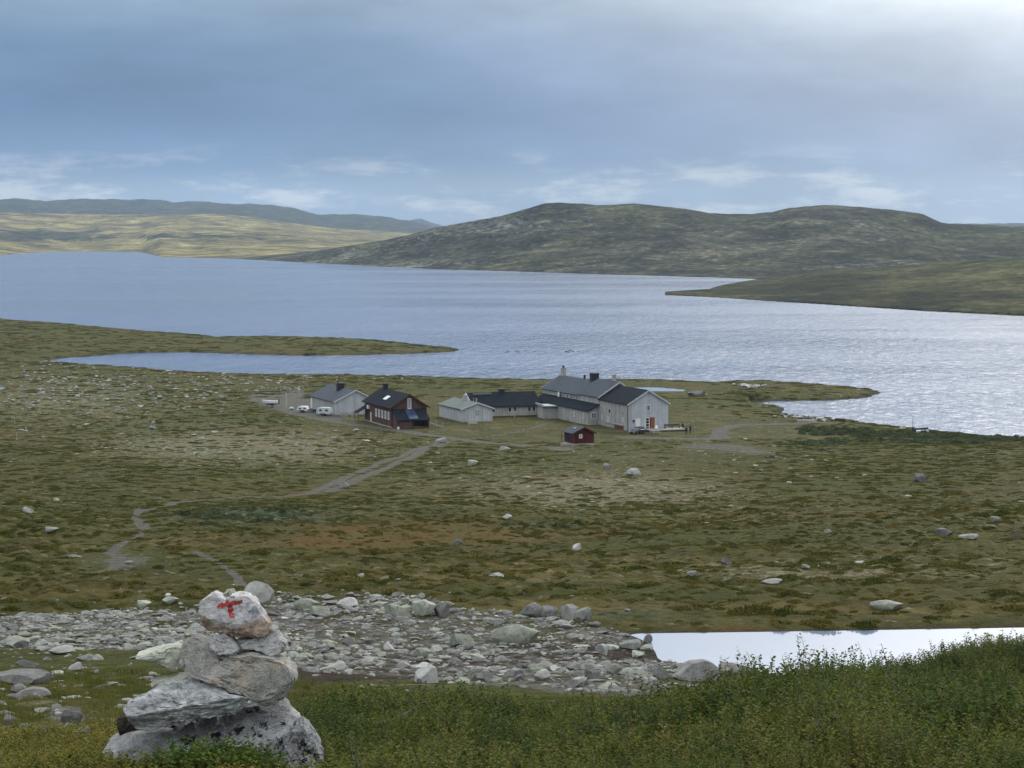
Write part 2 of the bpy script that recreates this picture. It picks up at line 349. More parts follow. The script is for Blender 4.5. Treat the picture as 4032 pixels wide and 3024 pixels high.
def water_mat(name, col, sx, rough, strength, dist, spec=.5):
    t = NT(name); p = t.wpos((1, .32, 1)); 
    a = t.noise(t.wpos((1, .30, 1)), sx, 4, .65, .6); b = t.noise(t.wpos((1, .30, 1)), sx * .13, 6, .68, .8); c = t.noise(t.wpos((.35, 1, 1)), .006, 4, .6)
    h = t.math('ADD', t.math('MULTIPLY', a, .8), t.math('MULTIPLY', b, 1.3))
    r = t.rng(c, .35, .65, rough * .75, rough * 1.35)
    t.bsdf(col, r, spec, t.bump(h, strength, dist), 0.0, IOR=1.333); M[name] = t.m
def rock_mat(name, stops, lich=(.36, .40, .31), lich_amt=.5, scale=1.0, warm=None):
    t = NT(name); v = t.coord('Object'); off = t.n('ShaderNodeVectorMath', operation='ADD'); t.put(off.inputs[0], v)
    sc = t.n('ShaderNodeVectorMath', operation='SCALE'); sc.inputs[0].default_value = (37, 19, 53); t.put(sc.inputs['Scale'], t.rand()); t.put(off.inputs[1], sc.outputs[0]); v = off.outputs[0]
    n = t.noise(v, 2.2 * scale, 7, .65, .4); f = t.noise(v, 11 * scale, 6, .7); s = t.noise(v, 45 * scale, 3, .6)
    w = t.math('ADD', t.math('MULTIPLY', n, .5), t.math('ADD', t.math('MULTIPLY', f, .32), t.math('MULTIPLY', s, .18)))
    c = t.ramp(w, stops)
    val = t.rng(t.rand(), 0, 1, .72, 1.28); vs = t.n('ShaderNodeVectorMath', operation='SCALE'); t.put(vs.inputs[0], c); t.put(vs.inputs['Scale'], val); c = vs.outputs[0]
    g = t.n('ShaderNodeNewGeometry'); up = t.n('ShaderNodeSeparateXYZ'); t.put(up.inputs[0], g.outputs['Normal'])
    lm = t.math('MULTIPLY', t.rng(t.noise(v, 3.6 * scale, 6, .72), .47, .60), lich_amt)
    lm = t.math('MULTIPLY', lm, t.rng(t.math('FRACT', t.math('MULTIPLY', t.rand(), 7.31)), .15, .8, .25, 1.0))
    c = t.mix(lm, c, t.mix(s, tuple(k * .75 for k in lich), lich))
    dk = t.rng(t.noise(v, 7 * scale, 5, .75), .60, .67); c = t.mix(t.math('MULTIPLY', dk, .65), c, (.06, .06, .058))
    if warm: c = t.mix(t.rng(t.noise(v, 1.7 * scale, 3), .56, .66), c, warm)
    h = t.math('ADD', t.math('MULTIPLY', f, .6), t.math('MULTIPLY', s, .4))
    t.bsdf(c, .88, .2, t.bump(h, .55, .06 / scale)); M[name] = t.m
def leaf_mat(name, stops, trans=.25):
    t = NT(name); v = t.wpos()
    r = t.math('ADD', t.math('MULTIPLY', t.rand(), .45), t.math('MULTIPLY', t.noise(v, .9, 3), .55))
    r2 = t.math('ADD', t.math('MULTIPLY', r, .75), t.math('MULTIPLY', t.noise(v, 30, 2), .25))
    c = t.ramp(r2, stops)
    b = t.bsdf(c, .75, .08); tr = t.n('ShaderNodeBsdfTranslucent'); t.put(tr.inputs[0], c)
    mx = t.n('ShaderNodeMixShader'); mx.inputs[0].default_value = trans; t.t.links.new(b.outputs[0], mx.inputs[1]); t.t.links.new(tr.outputs[0], mx.inputs[2]); t.t.links.new(mx.outputs[0], t.out.inputs[0]); M[name] = t.m
def plank_mat(name, dark, mid, light, width=.16, axis=0, tint=None):
    """weathered vertical boards: narrow stripes across the wall, streaks down it"""
    t = NT(name); v = t.coord('Object')
    st = t.coord('Object', (1 / width, 1 / width, .02)); brd = t.n('ShaderNodeTexWhiteNoise', noise_dimensions='3D')
    fl = t.n('ShaderNodeVectorMath', operation='FLOOR'); t.put(fl.inputs[0], st); t.put(brd.inputs[0], fl.outputs[0])
    streak = t.noise(t.coord('Object', (5, 5, .35)), 1.0, 5, .65); blot = t.noise(v, .55, 4, .6)
    w = t.math('ADD', t.math('MULTIPLY', brd.outputs[0], .28), t.math('ADD', t.math('MULTIPLY', streak, .5), t.math('MULTIPLY', blot, .34)))
    c = t.ramp(w, [(.30, dark), (.55, mid), (.80, light)])
    t.bsdf(c, .85, .15, t.bump(streak, .2, .02)); M[name] = t.m
def roof_mat(name, a, b, rough=.75, row=.9):
    t = NT(name); v = t.coord('Object'); n = t.noise(v, .8, 5, .6); s = t.noise(t.coord('Object', (.5, 4, 4)), 1.0, 4, .6)
    c = t.ramp(t.math('ADD', t.math('MULTIPLY', n, .55), t.math('MULTIPLY', s, .45)), [(.32, a), (.68, b)])
    wv = t.n('ShaderNodeTexWave', wave_type='BANDS', bands_direction='Y'); t.put(wv.inputs[0], v); wv.inputs['Scale'].default_value = row
    t.bsdf(c, .9, .10, t.bump(wv.outputs[1], .25, .03)); M[name] = t.m
ground_mat(); hill_mat()
water_mat('lake_water', (.018, .062, .165), .32, .14, 1.0, 1.25, .5)
water_mat('tarn_water', (.19, .245, .345), .8, .06, .10, .05, .6)  # pale base colour adds brightness the sky reflection alone lacks
rock_mat('rock_grey', [(.34, (.08, .081, .074)), (.47, (.21, .213, .198)), (.64, (.38, .385, .362))], (.32, .335, .275), .6)
rock_mat('rock_green', [(.34, (.10, .106, .085)), (.47, (.24, .252, .205)), (.64, (.41, .427, .355))], (.36, .39, .295), .7)
rock_mat('rock_mauve', [(.34, (.062, .058, .054)), (.47, (.155, .148, .142)), (.64, (.29, .28, .272))], (.30, .31, .27), .45)
rock_mat('rock_pale', [(.34, (.19, .185, .17)), (.47, (.36, .355, .335)), (.64, (.54, .53, .505))], (.40, .42, .34), .4)
leaf_mat('leaf_shrub', [(.30, (.017, .040, .004)), (.44, (.048, .084, .010)), (.58, (.088, .116, .018)), (.74, (.17, .16, .032))])
leaf_mat('leaf_olive', [(.30, (.032, .052, .007)), (.46, (.078, .097, .014)), (.60, (.128, .130, .023)), (.76, (.24, .18, .038))])
leaf_mat('leaf_moss', [(.28, (.062, .072, .011)), (.46, (.125, .125, .020)), (.62, (.195, .172, .032)), (.80, (.36, .24, .06))])
leaf_mat('leaf_bright', [(.28, (.028, .058, .008)), (.5, (.065, .11, .014)), (.74, (.14, .18, .03))])
leaf_mat('grass', [(.28, (.055, .066, .011)), (.5, (.105, .112, .021)), (.75, (.20, .175, .055))])
leaf_mat('heath_dark', [(.28, (.046, .057, .011)), (.5, (.076, .083, .017)), (.76, (.115, .113, .028))], .3)
leaf_mat('heath_brown', [(.28, (.078, .072, .016)), (.5, (.115, .101, .026)), (.76, (.17, .142, .047))], .3)
leaf_mat('heath_grey', [(.28, (.046, .060, .024)), (.5, (.080, .098, .042)), (.76, (.13, .15, .075))], .3)
simple('twig', (.13, .105, .085), .8)
simple('dead_twig', (.20, .19, .17), .8)
# ------------------------------------------------------------------ object helpers
def tag(o, label=None, cat=None, group=None, kind=None):
    if label: o['label'] = label
    if cat: o['category'] = cat
    if group: o['group'] = group
    if kind: o['kind'] = kind
    return o
def empty(name, loc=(0, 0, 0), rz=0.0):
    o = bpy.data.objects.new(name, None); COL.objects.link(o); o.location = loc; o.rotation_euler = (0, 0, rz); o.empty_display_size = .2; return o
def grid_mesh(name, co, faces, mat, attrs=None, smooth=True):
    me = bpy.data.meshes.new(name); nv, nf = len(co), len(faces)
    me.vertices.add(nv); me.vertices.foreach_set('co', np.asarray(co, np.float32).ravel())
    me.loops.add(nf * 4); me.loops.foreach_set('vertex_index', np.asarray(faces, np.int32).ravel())
    me.polygons.add(nf); me.polygons.foreach_set('loop_start', np.arange(0, nf * 4, 4, dtype=np.int32))
    me.polygons.foreach_set('use_smooth', np.full(nf, smooth))
    me.update(calc_edges=True)
    for k, a in (attrs or {}).items():
        at = me.attributes.new(k, 'FLOAT_COLOR', 'POINT'); at.data.foreach_set('color', np.asarray(a, np.float32).ravel())
    me.materials.append(mat)
    o = bpy.data.objects.new(name, me); COL.objects.link(o); return o
class MB:
    """collects simple shapes; build() makes ONE mesh object"""
    def __init__(s): s.v = []; s.f = []
    def add(s, vs, fs):
        b = len(s.v); s.v += [tuple(map(float, p)) for p in vs]; s.f += [tuple(b + i for i in f) for f in fs]; return s
    def box(s, x0, x1, y0, y1, z0, z1):
        return s.add([(x, y, z) for z in (z0, z1) for y in (y0, y1) for x in (x0, x1)], [(0, 2, 3, 1), (4, 5, 7, 6), (0, 1, 5, 4), (2, 6, 7, 3), (0, 4, 6, 2), (1, 3, 7, 5)])
    def prism(s, prof, y0, y1, ax='y'):
        n = len(prof); mk = (lambda a, b, y: (a, y, b)) if ax == 'y' else (lambda a, b, y: (y, a, b))
        vs = [mk(a, b, y0) for a, b in prof] + [mk(a, b, y1) for a, b in prof]
        fs = [tuple(range(n)), tuple(range(2 * n - 1, n - 1, -1))] + [(i, n + i, n + (i + 1) % n, (i + 1) % n) for i in range(n)]
        return s.add(vs, fs)
    def tube(s, p0, p1, r0, r1=None, n=8):
        r1 = r0 if r1 is None else r1; p0, p1 = Vector(p0), Vector(p1); q = (p1 - p0).to_track_quat('Z', 'Y')
        vs = [p + q @ Vector((math.cos(2 * math.pi * i / n) * r, math.sin(2 * math.pi * i / n) * r, 0)) for p, r in ((p0, r0), (p1, r1)) for i in range(n)]
        return s.add(vs, [tuple(range(n - 1, -1, -1)), tuple(range(n, 2 * n))] + [(i, (i + 1) % n, n + (i + 1) % n, n + i) for i in range(n)])
    def loft(s, rings, caps=True):
        n = len(rings[0]); vs = [p for r in rings for p in r]; fs = []
        for k in range(len(rings) - 1):
            fs += [(k * n + i, k * n + (i + 1) % n, (k + 1) * n + (i + 1) % n, (k + 1) * n + i) for i in range(n)]
        if caps: fs += [tuple(range(n - 1, -1, -1)), tuple(range((len(rings) - 1) * n, len(rings) * n))]
        return s.add(vs, fs)
    def mesh(s, name, mat, smooth=None):
        me = bpy.data.meshes.new(name); me.from_pydata(s.v, [], s.f); bm = bmesh.new(); bm.from_mesh(me); bmesh.ops.recalc_face_normals(bm, faces=bm.faces); bm.to_mesh(me); bm.free()
        if smooth:
            me.polygons.foreach_set('use_smooth', np.full(len(me.polygons), True)); me.set_sharp_from_angle(angle=math.radians(smooth))
        me.materials.append(M[mat] if isinstance(mat, str) else mat); return me
    def build(s, name, mat, parent=None, smooth=None):
        o = bpy.data.objects.new(name, s.mesh(name, mat, smooth)); COL.objects.link(o)
        if parent is not None: o.parent = parent
        return o
# ------------------------------------------------------------------ ground sheet
def spaced(spec):
    d = [spec[0][0]]
    for a, b, k in spec:
        while d[-1] < b: d.append(d[-1] * (1 + k))
        d[-1] = b
    return np.array(d)
def azimuths(step, half=15.5):
    mid = np.arange(-half, half + 1e-6, step); out = half + np.cumsum(np.array([.1, .2, .4, .8, 1.5, 2, 3, 4, 5, 6, 8, 10, 12, 14, 16, 18, 20, 22, 21.5]))
    out = out[out < 179]
    return np.radians(np.concatenate([-out[::-1], mid, out]))
def polar(rows, azs, wrap=True):
    R, A = np.meshgrid(rows, azs, indexing='ij'); return R * np.sin(A), R * np.cos(A)
def quads(nr, nc, wrap=True):
    i = np.arange(nr - 1)[:, None]; j = np.arange(nc)[None, :] if wrap else np.arange(nc - 1)[None, :]
    j2 = (j + 1) % nc
    return np.stack([i * nc + j, (i + 1) * nc + j, (i + 1) * nc + j2, i * nc + j2], -1).reshape(-1, 4)[:, ::-1]
def blob(X, Y, cx, cy, rx, ry): return np.exp(-((X - cx) / rx) ** 2 - ((Y - cy) / ry) ** 2)
for pts, wd in PATHS:
    w = []
    for X, Y in pts:
        h = hit(X, Y, 60)
        if h is not None: w.append((h[0], h[1]))
    PATHS_W.append((w, wd))
def zones(x, y, z):
    X, Y = project(x, y, z); nz = fbm(x, y, 9, 3, 77); nl = fbm(x, y, 30, 2, 55)
    XX = X + 60 * nl; YY = Y + 14 * nl
    path = np.zeros_like(x)
    for w, wd in PATHS_W:
        ws = wd * (1 + .35 * nz) if wd > .4 else wd * (1 + .5 * nz)
        path = np.maximum(path, (1.0 if wd > .4 else .9) * (1 - sstep(.5, 1.3, line_dist(x, y, w) / ws)))
    yard = sstep(-15, 25, poly_sd(X, Y, [(960, 1560), (1050, 1535), (1180, 1530), (1230, 1560), (1330, 1630), (1420, 1655), (1300, 1665), (1180, 1640), (1060, 1612)]) + 8 * nz)
    rockf = sstep(-14, 10, poly_sd(X, Y, ROCKF) + 14 * nz) * (y > 34) * (y < 110)
    wet = np.zeros_like(x)
    m = y > 300
    if m.any(): wet[m] = 1 - sstep(.15, .8, z[m])
    m2 = (y > 40) & (y < 100)
    if m2.any():
        wet[m2] = np.maximum(wet[m2], .6 * (1 - sstep(TARN_Z + .02, TARN_Z + .12, z[m2])) * (poly_sd(x[m2], y[m2], TARN) > -2))
    side = sstep(-12, 12, poly_sd(X, Y, [(2640, 1765), (2740, 1745), (2900, 1748), (3080, 1775), (3000, 1790), (2800, 1775)]) + 8 * nz) * (y > 200)
    foot = sstep(-25, 30, poly_sd(X, Y, [(120, 2770), (330, 2760), (370, 2850), (330, 2930), (230, 2900)]) + 40 * nz) * (y < 40)
    grav = np.maximum.reduce([path, yard, rockf * .50, side * .6, foot * .8, .62 * blob(X, Y, 490, 2215, 130, 38) * (y > 100)])
    rust = np.clip(.95 * blob(XX, YY, 1650, 2090, 480, 60) + 1.0 * blob(XX, YY, 2150, 2105, 360, 26) + .8 * blob(XX, YY, 1330, 2140, 330, 34) + .5 * blob(XX, YY, 3300, 1965, 260, 26)
                   + .6 * blob(XX, YY, 2800, 2480, 330, 20) + .5 * blob(XX, YY, 2600, 1850, 300, 16), 0, 1) * (y > 70)
    mead = np.clip(blob(XX, YY, 2150, 1690, 520, 42) + .9 * blob(XX, YY, 3050, 1700, 260, 30) + .6 * blob(XX, YY, 2750, 1640, 260, 50) + .5 * blob(XX, YY, 2700, 1800, 500, 60), 0, 1) * (y > 200)
    peat = np.clip(rockf * .42 + .9 * sstep(-10, 20, poly_sd(X, Y, [(1150, 2580), (1500, 2560), (2200, 2540), (2420, 2480), (2570, 2530), (2600, 2600), (2300, 2620), (1900, 2650), (1400, 2690), (1180, 2690)]) + 20 * nz) * (y > 34) * (y < 110)
                   + .5 * blob(X, Y, 560, 2240, 200, 30) * (y > 80) + .6 * blob(X, Y, 4000, 2100, 70, 40) * (y > 100), 0, 1)
    lich = np.clip(.35 + .9 * blob(XX, YY, 950, 1760, 520, 70) + .9 * blob(XX, YY, 2350, 1930, 520, 80) + .55 * blob(XX, YY, 250, 1580, 500, 90) + .45 * blob(XX, YY, 3250, 2270, 600, 60)
                   - .9 * blob(XX, YY, 1800, 2110, 700, 70) - .6 * blob(XX, YY, 3300, 1850, 500, 60) - .9 * blob(XX, YY, 2600, 2130, 600, 45), 0, 1) * (y > 95)
    lich = np.where(y < 95, .15, lich)
    will = np.clip(.75 * blob(XX, YY, 1000, 2030, 430, 55) + .62 * blob(XX, YY, 3650, 1735, 500, 22) + .6 * blob(XX, YY, 3200, 1755, 120, 16) + .7 * blob(XX, YY, 2100, 2070, 260, 20) + .4 * blob(XX, YY, 450, 1870, 350, 40)
                   + .7 * blob(XX, YY, 2500, 2420, 220, 26), 0, 1) * (y > 70)
    straw = np.clip(.85 * blob(XX, YY, 900, 2140, 330, 30) + .8 * blob(XX, YY, 300, 2330, 340, 40) + .75 * blob(XX, YY, 1900, 2250, 1100, 50) + .7 * blob(XX, YY, 3300, 2400, 700, 40) + .8 * blob(XX, YY, 2250, 2390, 350, 30)
                    + .4 * blob(XX, YY, 2900, 2030, 500, 60), 0, 1) * (y > 70)
    return np.stack([grav, rust, mead, peat], -1), np.stack([lich, will, straw, wet], -1)
def make_ground():
    rows = spaced([(.5, 6, .07), (6, 46, .0085), (46, 720, .0062), (720, 1180, .0085)]); azs = azimuths(.046)
    x, y = polar(rows, azs); x = x.ravel(); y = y.ravel(); z = height(x, y)
    z1, z2 = zones(x, y, z)
    co = np.stack([x, y, z], -1); q = quads(len(rows), len(azs))
    fm = z1[q, 0].mean(1); isp = (fm > .62) & (y[q[:, 0]] > 112)
    def cut(name, sel):
        used = np.unique(q[sel]); mp = np.zeros(len(co), np.int64); mp[used] = np.arange(len(used))
        return tag(grid_mesh(name, co[used], mp[q[sel]], M['ground'], {'zone': z1[used], 'zone2': z2[used]}), kind='structure')
    # cap right under the viewer
    g = cut('ground', ~isp); cut('gravel_track', isp)
    return g
GROUND = make_ground()
# ------------------------------------------------------------------ hills round the lake
def far_height(X, d):
    ds = -EYE / slope(1)  # dummy
    def dist(Y): return -EYE / slope(np.asarray(Y, float))
    # hill on the right bank
    sx = [904, 1356, 1718, 1900, 2400, 2960, 3066, 3600, 4400]; sy = [1018, 1042, 1060, 1065, 1081, 1098, 1100, 1112, 1118]
    rx = [900, 949, 1157, 1356, 1500, 1609, 1718, 1850, 1969, 2040, 2096, 2140, 2188, 2260, 2352, 2430, 2498, 2600, 2698, 2789, 2870, 2953, 3040, 3099, 3170, 3245, 3330, 3464, 3560, 3628, 3701, 3760, 4032, 4600]
    ry = [1019, 1019, 1006, 971, 949, 926, 896, 873, 852, 832, 815, 803, 799, 801, 808, 805, 802, 812, 823, 839, 843, 843, 835, 821, 813, 808, 812, 823, 832, 842, 877, 883, 892, 900]
    ds = dist(np.interp(X, sx, sy)); dr = np.maximum(np.interp(X, [904, 1356, 1718, 2100, 3000, 4032], [3990, 3600, 3500, 3400, 3350, 3300]), ds + 30)
    rz = np.maximum(EYE + slope(np.interp(X, rx, ry)) * dr, 0)
    nx = X * dr / F
    t = (d - ds) / (dr - ds)
    terr = .035 * np.sin(t * 21 + .004 * nx + 2 * fbm(nx, d, 260, 2, 5))
    g = .62 * t + .38 * t * t + terr * np.clip(t * (1 - t) * 4, 0, 1)
    k = sstep(0, .12, t)
    zr = np.where(t < 0, -5.0, np.where(t < 1, rz * g, rz * (1 - .75 * sstep(0, 1700, d - dr))))
    zr = np.where(X < 902, -5, zr)
    rough = (15 * fbm(nx, d * .6, 260, 5, 61, .58)) * np.clip(t, 0, 1) * (1 - sstep(.80, .97, t)) * np.clip(rz / 80, .1, 1)
    zr = np.where((t > 0) & (t < 1), np.maximum(zr + rough, .5 * np.clip(t * 30, 0, 1)), zr)
    zr = np.where(X < 902, -5, zr)
    crest = np.where((t > .93) & (t < 1.1), 1.3 * np.abs(fbm(nx, d, 55, 3, 92)), 0) * np.clip(rz / 80, 0, 1)
    zr = zr + crest
    # low headland in front of it
    hx = [2600, 2613, 2825, 3018, 3300, 3635, 4032, 4300]; hs = dist([1161, 1162, 1172, 1185, 1203, 1225, 1245, 1250])
    hr = [2613, 2787, 2960, 3066, 3249, 3538, 4032, 4600]; hy = [1161, 1146, 1122, 1104, 1072, 1049, 1018, 990]; hd = [1612, 1700, 1860, 1980, 1900, 1850, 1750, 1700]
    s2 = np.interp(X, hx, hs); d2 = np.interp(X, hr, hd); z2 = np.maximum(EYE + slope(np.interp(X, hr, hy)) * d2, .6)
    t2 = (d - s2) / np.maximum(d2 - s2, 5)
    zh = np.where(t2 < 0, -5, np.where(t2 < 1, .4 + z2 * np.clip(t2, 0, 1) ** .8 , z2 * (1 - np.interp(X, [2613, 2960, 3100, 3300, 4032], [1, 1, .5, .35, .3]) * sstep(0, 420, d - d2))))
    zh = np.where((t2 > 0) & (t2 < 1), zh + 1.2 * fbm(X * d / F, d, 70, 3, 15) * np.clip(z2 / 12, .1, 1) * np.clip(t2 * 4, 0, 1), zh)
    zh = np.where(zh < .55 * (t2 > 1), -3, zh); zh = np.where(X < 2612, -5, zh)
    # moor at the far end, its sunlight painted into the grass colour
    gx = [-900, 0, 60, 271, 560, 633, 904, 1100, 1500]; gy = [1003, 1007, 1000, 989, 992, 1012, 1018, 1018, 1018]
    g2x = [-900, 0, 200, 452, 700, 859, 1000, 1175, 1356, 1609, 1800, 2200, 4032, 4600]; g2y = [836, 836, 840, 845, 843, 840, 856, 881, 903, 917, 926, 930, 890, 890]
    sg = dist(np.interp(X, gx, gy)); dg = 8200.; zg_ = EYE + slope(np.interp(X, g2x, g2y)) * dg; tg = (d - sg) / (dg - sg)
    wob = fbm(X * 1.0, d * .25, 300, 3, 71)
    zg = np.where(tg < 0, -5, np.where(tg < 1, zg_ * (.45 * tg + .55 * tg ** 2 + .10 * wob * np.clip(tg * (1 - tg) * 4, 0, 1)), zg_ * (1 - .3 * sstep(0, 2500, d - dg))))
    zg = np.where((tg > 0) & (tg < .05), np.maximum(zg, .6), zg)
    # blue ridge behind
    bx = [-900, -300, 0, 72, 181, 316, 450, 624, 700, 723, 800, 900, 1022, 1100, 1166, 1248, 1356, 1492, 1627, 1718, 1900, 2300, 3600, 3740, 4032, 4600]
    by = [800, 792, 786, 780, 790, 781, 784, 786, 796, 794, 792, 801, 803, 808, 819, 845, 841, 849, 872, 892, 905, 930, 905, 880, 879, 876]
    db = 12000.; zb_ = EYE + slope(np.interp(X, bx, by)) * db; tb = (d - 8600) / (db - 8600)
    zb = np.where(tb < 0, -5, np.where(tb < 1, zb_ * np.clip(tb, 0, 1) ** .7, zb_ * (1 - .5 * sstep(0, 2500, d - db))))
    zb = zb + np.where(np.abs(tb - 1) < .2, 5 * fbm(X, d * 0, 60, 3, 13), 0)
    dp = 17000.; zp_ = EYE + slope(np.interp(X, [1500, 1560, 1610, 1640, 1660, 1700, 1760, 1850], [940, 885, 868, 862, 861, 876, 893, 940])) * dp
    zp = np.where((d > 15800), zp_ * (1 - np.clip(np.abs(d - dp) / 1300, 0, 1) ** 2), -5)
    return zr, zh, zg, zb, zp
def make_far():
    rows = spaced([(1180, 4200, .0068), (4200, 9000, .010), (9000, 19000, .016)]); azs = azimuths(.05)
    x, y = polar(rows, azs); R, A = np.meshgrid(rows, azs, indexing='ij')
    X = 2016 + F * np.tan(np.clip(A, -.5, .5)); d = R * np.cos(np.clip(A, -.5, .5))
    L = far_height(X, d); st = np.stack(L, 0); z = st.max(0); who = st.argmax(0)
    z = np.where(z <= 0, -5, z)
    col = np.zeros((*z.shape, 4), np.float32); 
    XY = project(x, y, z); PX, PY = XY
    nl = fbm(x, y * .6, 420, 3, 33)
    sun_gold_z = np.where(who == 2, .92 + .35 * nl, 0) - .75 * blob(PX, PY, 450, 930, 700, 20) * (who == 2)  # sunlit stretches of the far moor, painted as a colour weight
    sun_gold_z = sun_gold_z + np.where(who == 0, .62 * blob(PX + 40 * nl, PY, 2150, 872, 210, 13) + .30 * blob(PX, PY, 2900, 878, 600, 14) + .3 * blob(PX, PY, 3800, 930, 300, 14) + .22 * nl, 0)  # golden light spots on the right hill, painted into the same weight
    col[..., 0] = np.clip(sun_gold_z, 0, 1); col[..., 1] = np.where(who == 0, np.clip(.45 + .5 * blob(PX, PY, 2000, 880, 260, 40) + .35 * blob(PX, PY, 3300, 1040, 400, 30) + .4 * nl, 0, 1), .3)
    col[..., 2] = (who == 1); col[..., 3] = 1
    co = np.stack([x, y, z], -1).reshape(-1, 3); q = quads(len(rows), len(azs)); col = col.reshape(-1, 4)
    zq = co[q, 2].max(1) > -4.9; yb = np.hypot(co[q[:, 0], 0], co[q[:, 0], 1])
    for name, sel in (('hills', zq & (yb < 8600)), ('far_mountains', zq & (yb >= 8600))):
        used = np.unique(q[sel]); mp = np.zeros(len(co), np.int64); mp[used] = np.arange(len(used))
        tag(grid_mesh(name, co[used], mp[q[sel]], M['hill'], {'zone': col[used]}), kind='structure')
make_far()
# ------------------------------------------------------------------ water
def disc(name, r, z, mat):
    n = 96; vs = [(0, 0, z)] + [(r * math.cos(2 * math.pi * i / n), r * math.sin(2 * math.pi * i / n), z) for i in range(n)]
    me = bpy.data.meshes.new(name); me.from_pydata(vs, [], [(0, 1 + i, 1 + (i + 1) % n) for i in range(n)]); me.materials.append(mat)
    o = bpy.data.objects.new(name, me); COL.objects.link(o); return tag(o, kind='structure')
disc('lake', 19500, 0.0, M['lake_water'])
def water_poly(name, poly, z, mat, grow=1.0):
    c = np.mean(poly, 0); P = [(c[0] + (p[0] - c[0]) * grow, c[1] + (p[1] - c[1]) * grow, z) for p in poly]
    me = bpy.data.meshes.new(name); me.from_pydata(P, [], [tuple(range(len(P)))]); me.materials.append(mat)
    bm = bmesh.new(); bm.from_mesh(me); bmesh.ops.recalc_face_normals(bm, faces=bm.faces)
    if bm.faces[0].normal.z < 0: bmesh.ops.reverse_faces(bm, faces=bm.faces)
    bmesh.ops.triangulate(bm, faces=bm.faces); bm.to_mesh(me); bm.free()
    o = bpy.data.objects.new(name, me); COL.objects.link(o); return tag(o, kind='structure')
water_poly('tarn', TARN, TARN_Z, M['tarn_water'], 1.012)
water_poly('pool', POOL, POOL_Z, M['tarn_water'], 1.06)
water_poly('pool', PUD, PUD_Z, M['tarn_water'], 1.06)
# ------------------------------------------------------------------ the lodge and its buildings
plank_mat('boards_grey', (.27, .285, .30), (.44, .465, .49), (.60, .63, .66))
plank_mat('boards_weathered', (.19, .184, .172), (.34, .332, .315), (.49, .482, .46))
plank_mat('boards_brown', (.050, .027, .022), (.098, .052, .042), (.15, .085, .068))
plank_mat('boards_red', (.042, .010, .010), (.078, .018, .018), (.12, .032, .030))
roof_mat('roof_slate', (.055, .068, .082), (.088, .104, .12))
roof_mat('roof_black', (.008, .010, .014), (.020, .025, .034), .6)
roof_mat('roof_green', (.11, .13, .125), (.19, .22, .205))
simple('white_paint', (.74, .75, .75), .5); simple('cream_paint', (.55, .53, .45), .6); simple('trim_grey', (.52, .55, .58), .7)
simple('trim_brown', (.075, .035, .028), .7); simple('dark_void', (.012, .012, .014), .8); simple('door_orange', (.26, .085, .030), .5)
simple('chimney_pale', (.36, .35, .33), .8); simple('chimney_dark', (.022, .018, .022), .6); simple('concrete', (.36, .35, .33), .85)
simple('deck_wood', (.33, .31, .28), .8); simple('canopy_sheet', (.42, .47, .48), .5); simple('tyre', (.018, .018, .018), .8); simple('metal', (.28, .29, .30), .4, .5, metal=.6)
simple('car_paint', (.016, .016, .028), .25, .5, .1); simple('white_shell', (.78, .79, .79), .35, .4, .06); simple('pale_green_shell', (.52, .60, .58), .4, .4, .08)
simple('clothes_dark', (.012, .013, .016), .8); simple('clothes_blue', (.02, .025, .045), .8); simple('skin', (.42, .25, .18), .6); simple('hair', (.03, .022, .018), .8)
simple('red_brick', (.15, .035, .03), .8); simple('blue_tarp', (.02, .035, .07), .6); simple('post_wood', (.42, .40, .36), .8); simple('green_plastic', (.03, .10, .07), .5)
t_ = NT('glass'); t_.bsdf((.02, .028, .035), .12, .6); M['glass'] = t_.m
t_ = NT('pale_glass'); t_.bsdf((.29, .305, .315), .3, .4); M['pale_glass'] = t_.m
t_ = NT('solar_cells'); v_ = t_.coord('Object'); b_ = t_.n('ShaderNodeTexBrick', offset=0.0); t_.put(b_.inputs['Vector'], v_); b_.inputs['Color1'].default_value = (.014, .032, .085, 1); b_.inputs['Color2'].default_value = (.02, .045, .11, 1)
b_.inputs['Mortar'].default_value = (.10, .13, .18, 1); b_.inputs['Scale'].default_value = 3.0; t_.bsdf(b_.outputs[0], .2, .6); M['solar'] = t_.m
GRID = math.radians(20.1); PADZ = 3.05
def local(o, x, y, z=0.0):
    c, s = math.cos(o.rotation_euler.z), math.sin(o.rotation_euler.z)
    return o.location.x + c * x - s * y, o.location.y + s * x + c * y, o.location.z + z
def window(parent, face, u, z, w, h, frame='white_paint', glass='glass', mull=1, bars=0, W=0.0, fw=.10):
    """u, z: centre along the wall and sill height"""
    f = MB(); g = MB(); d0, d1 = -.07, .05
    def bx(mb, u0, u1, a, b, z0, z1):
        if face == 'front': mb.box(u0, u1, a, b, z0, z1)
        elif face == 'left': mb.box(a, b, u0, u1, z0, z1)
        elif face == 'right': mb.box(W - b, W - a, u0, u1, z0, z1)
    l, r, t = u - w / 2, u + w / 2, z + h
    bx(f, l, l + fw, d0, d1, z, t); bx(f, r - fw, r, d0, d1, z, t); bx(f, l + fw, r - fw, d0, d1, t - fw, t); bx(f, l + fw, r - fw, d0, d1, z, z + fw)
    for i in range(mull):
        c = l + w * (i + 1) / (mull + 1); bx(f, c - fw / 2, c + fw / 2, d0, d1, z + fw, t - fw)
    for i in range(bars):
        c = z + h * (i + 1) / (bars + 1); bx(f, l + fw, r - fw, d0 + .01, d1, c - .04, c + .04)
    wo = f.build('window', frame, parent)
    bx(g, l + fw * .5, r - fw * .5, -.03, .03, z + fw * .5, t - fw * .5); g.build('pane', glass, wo)
    return wo
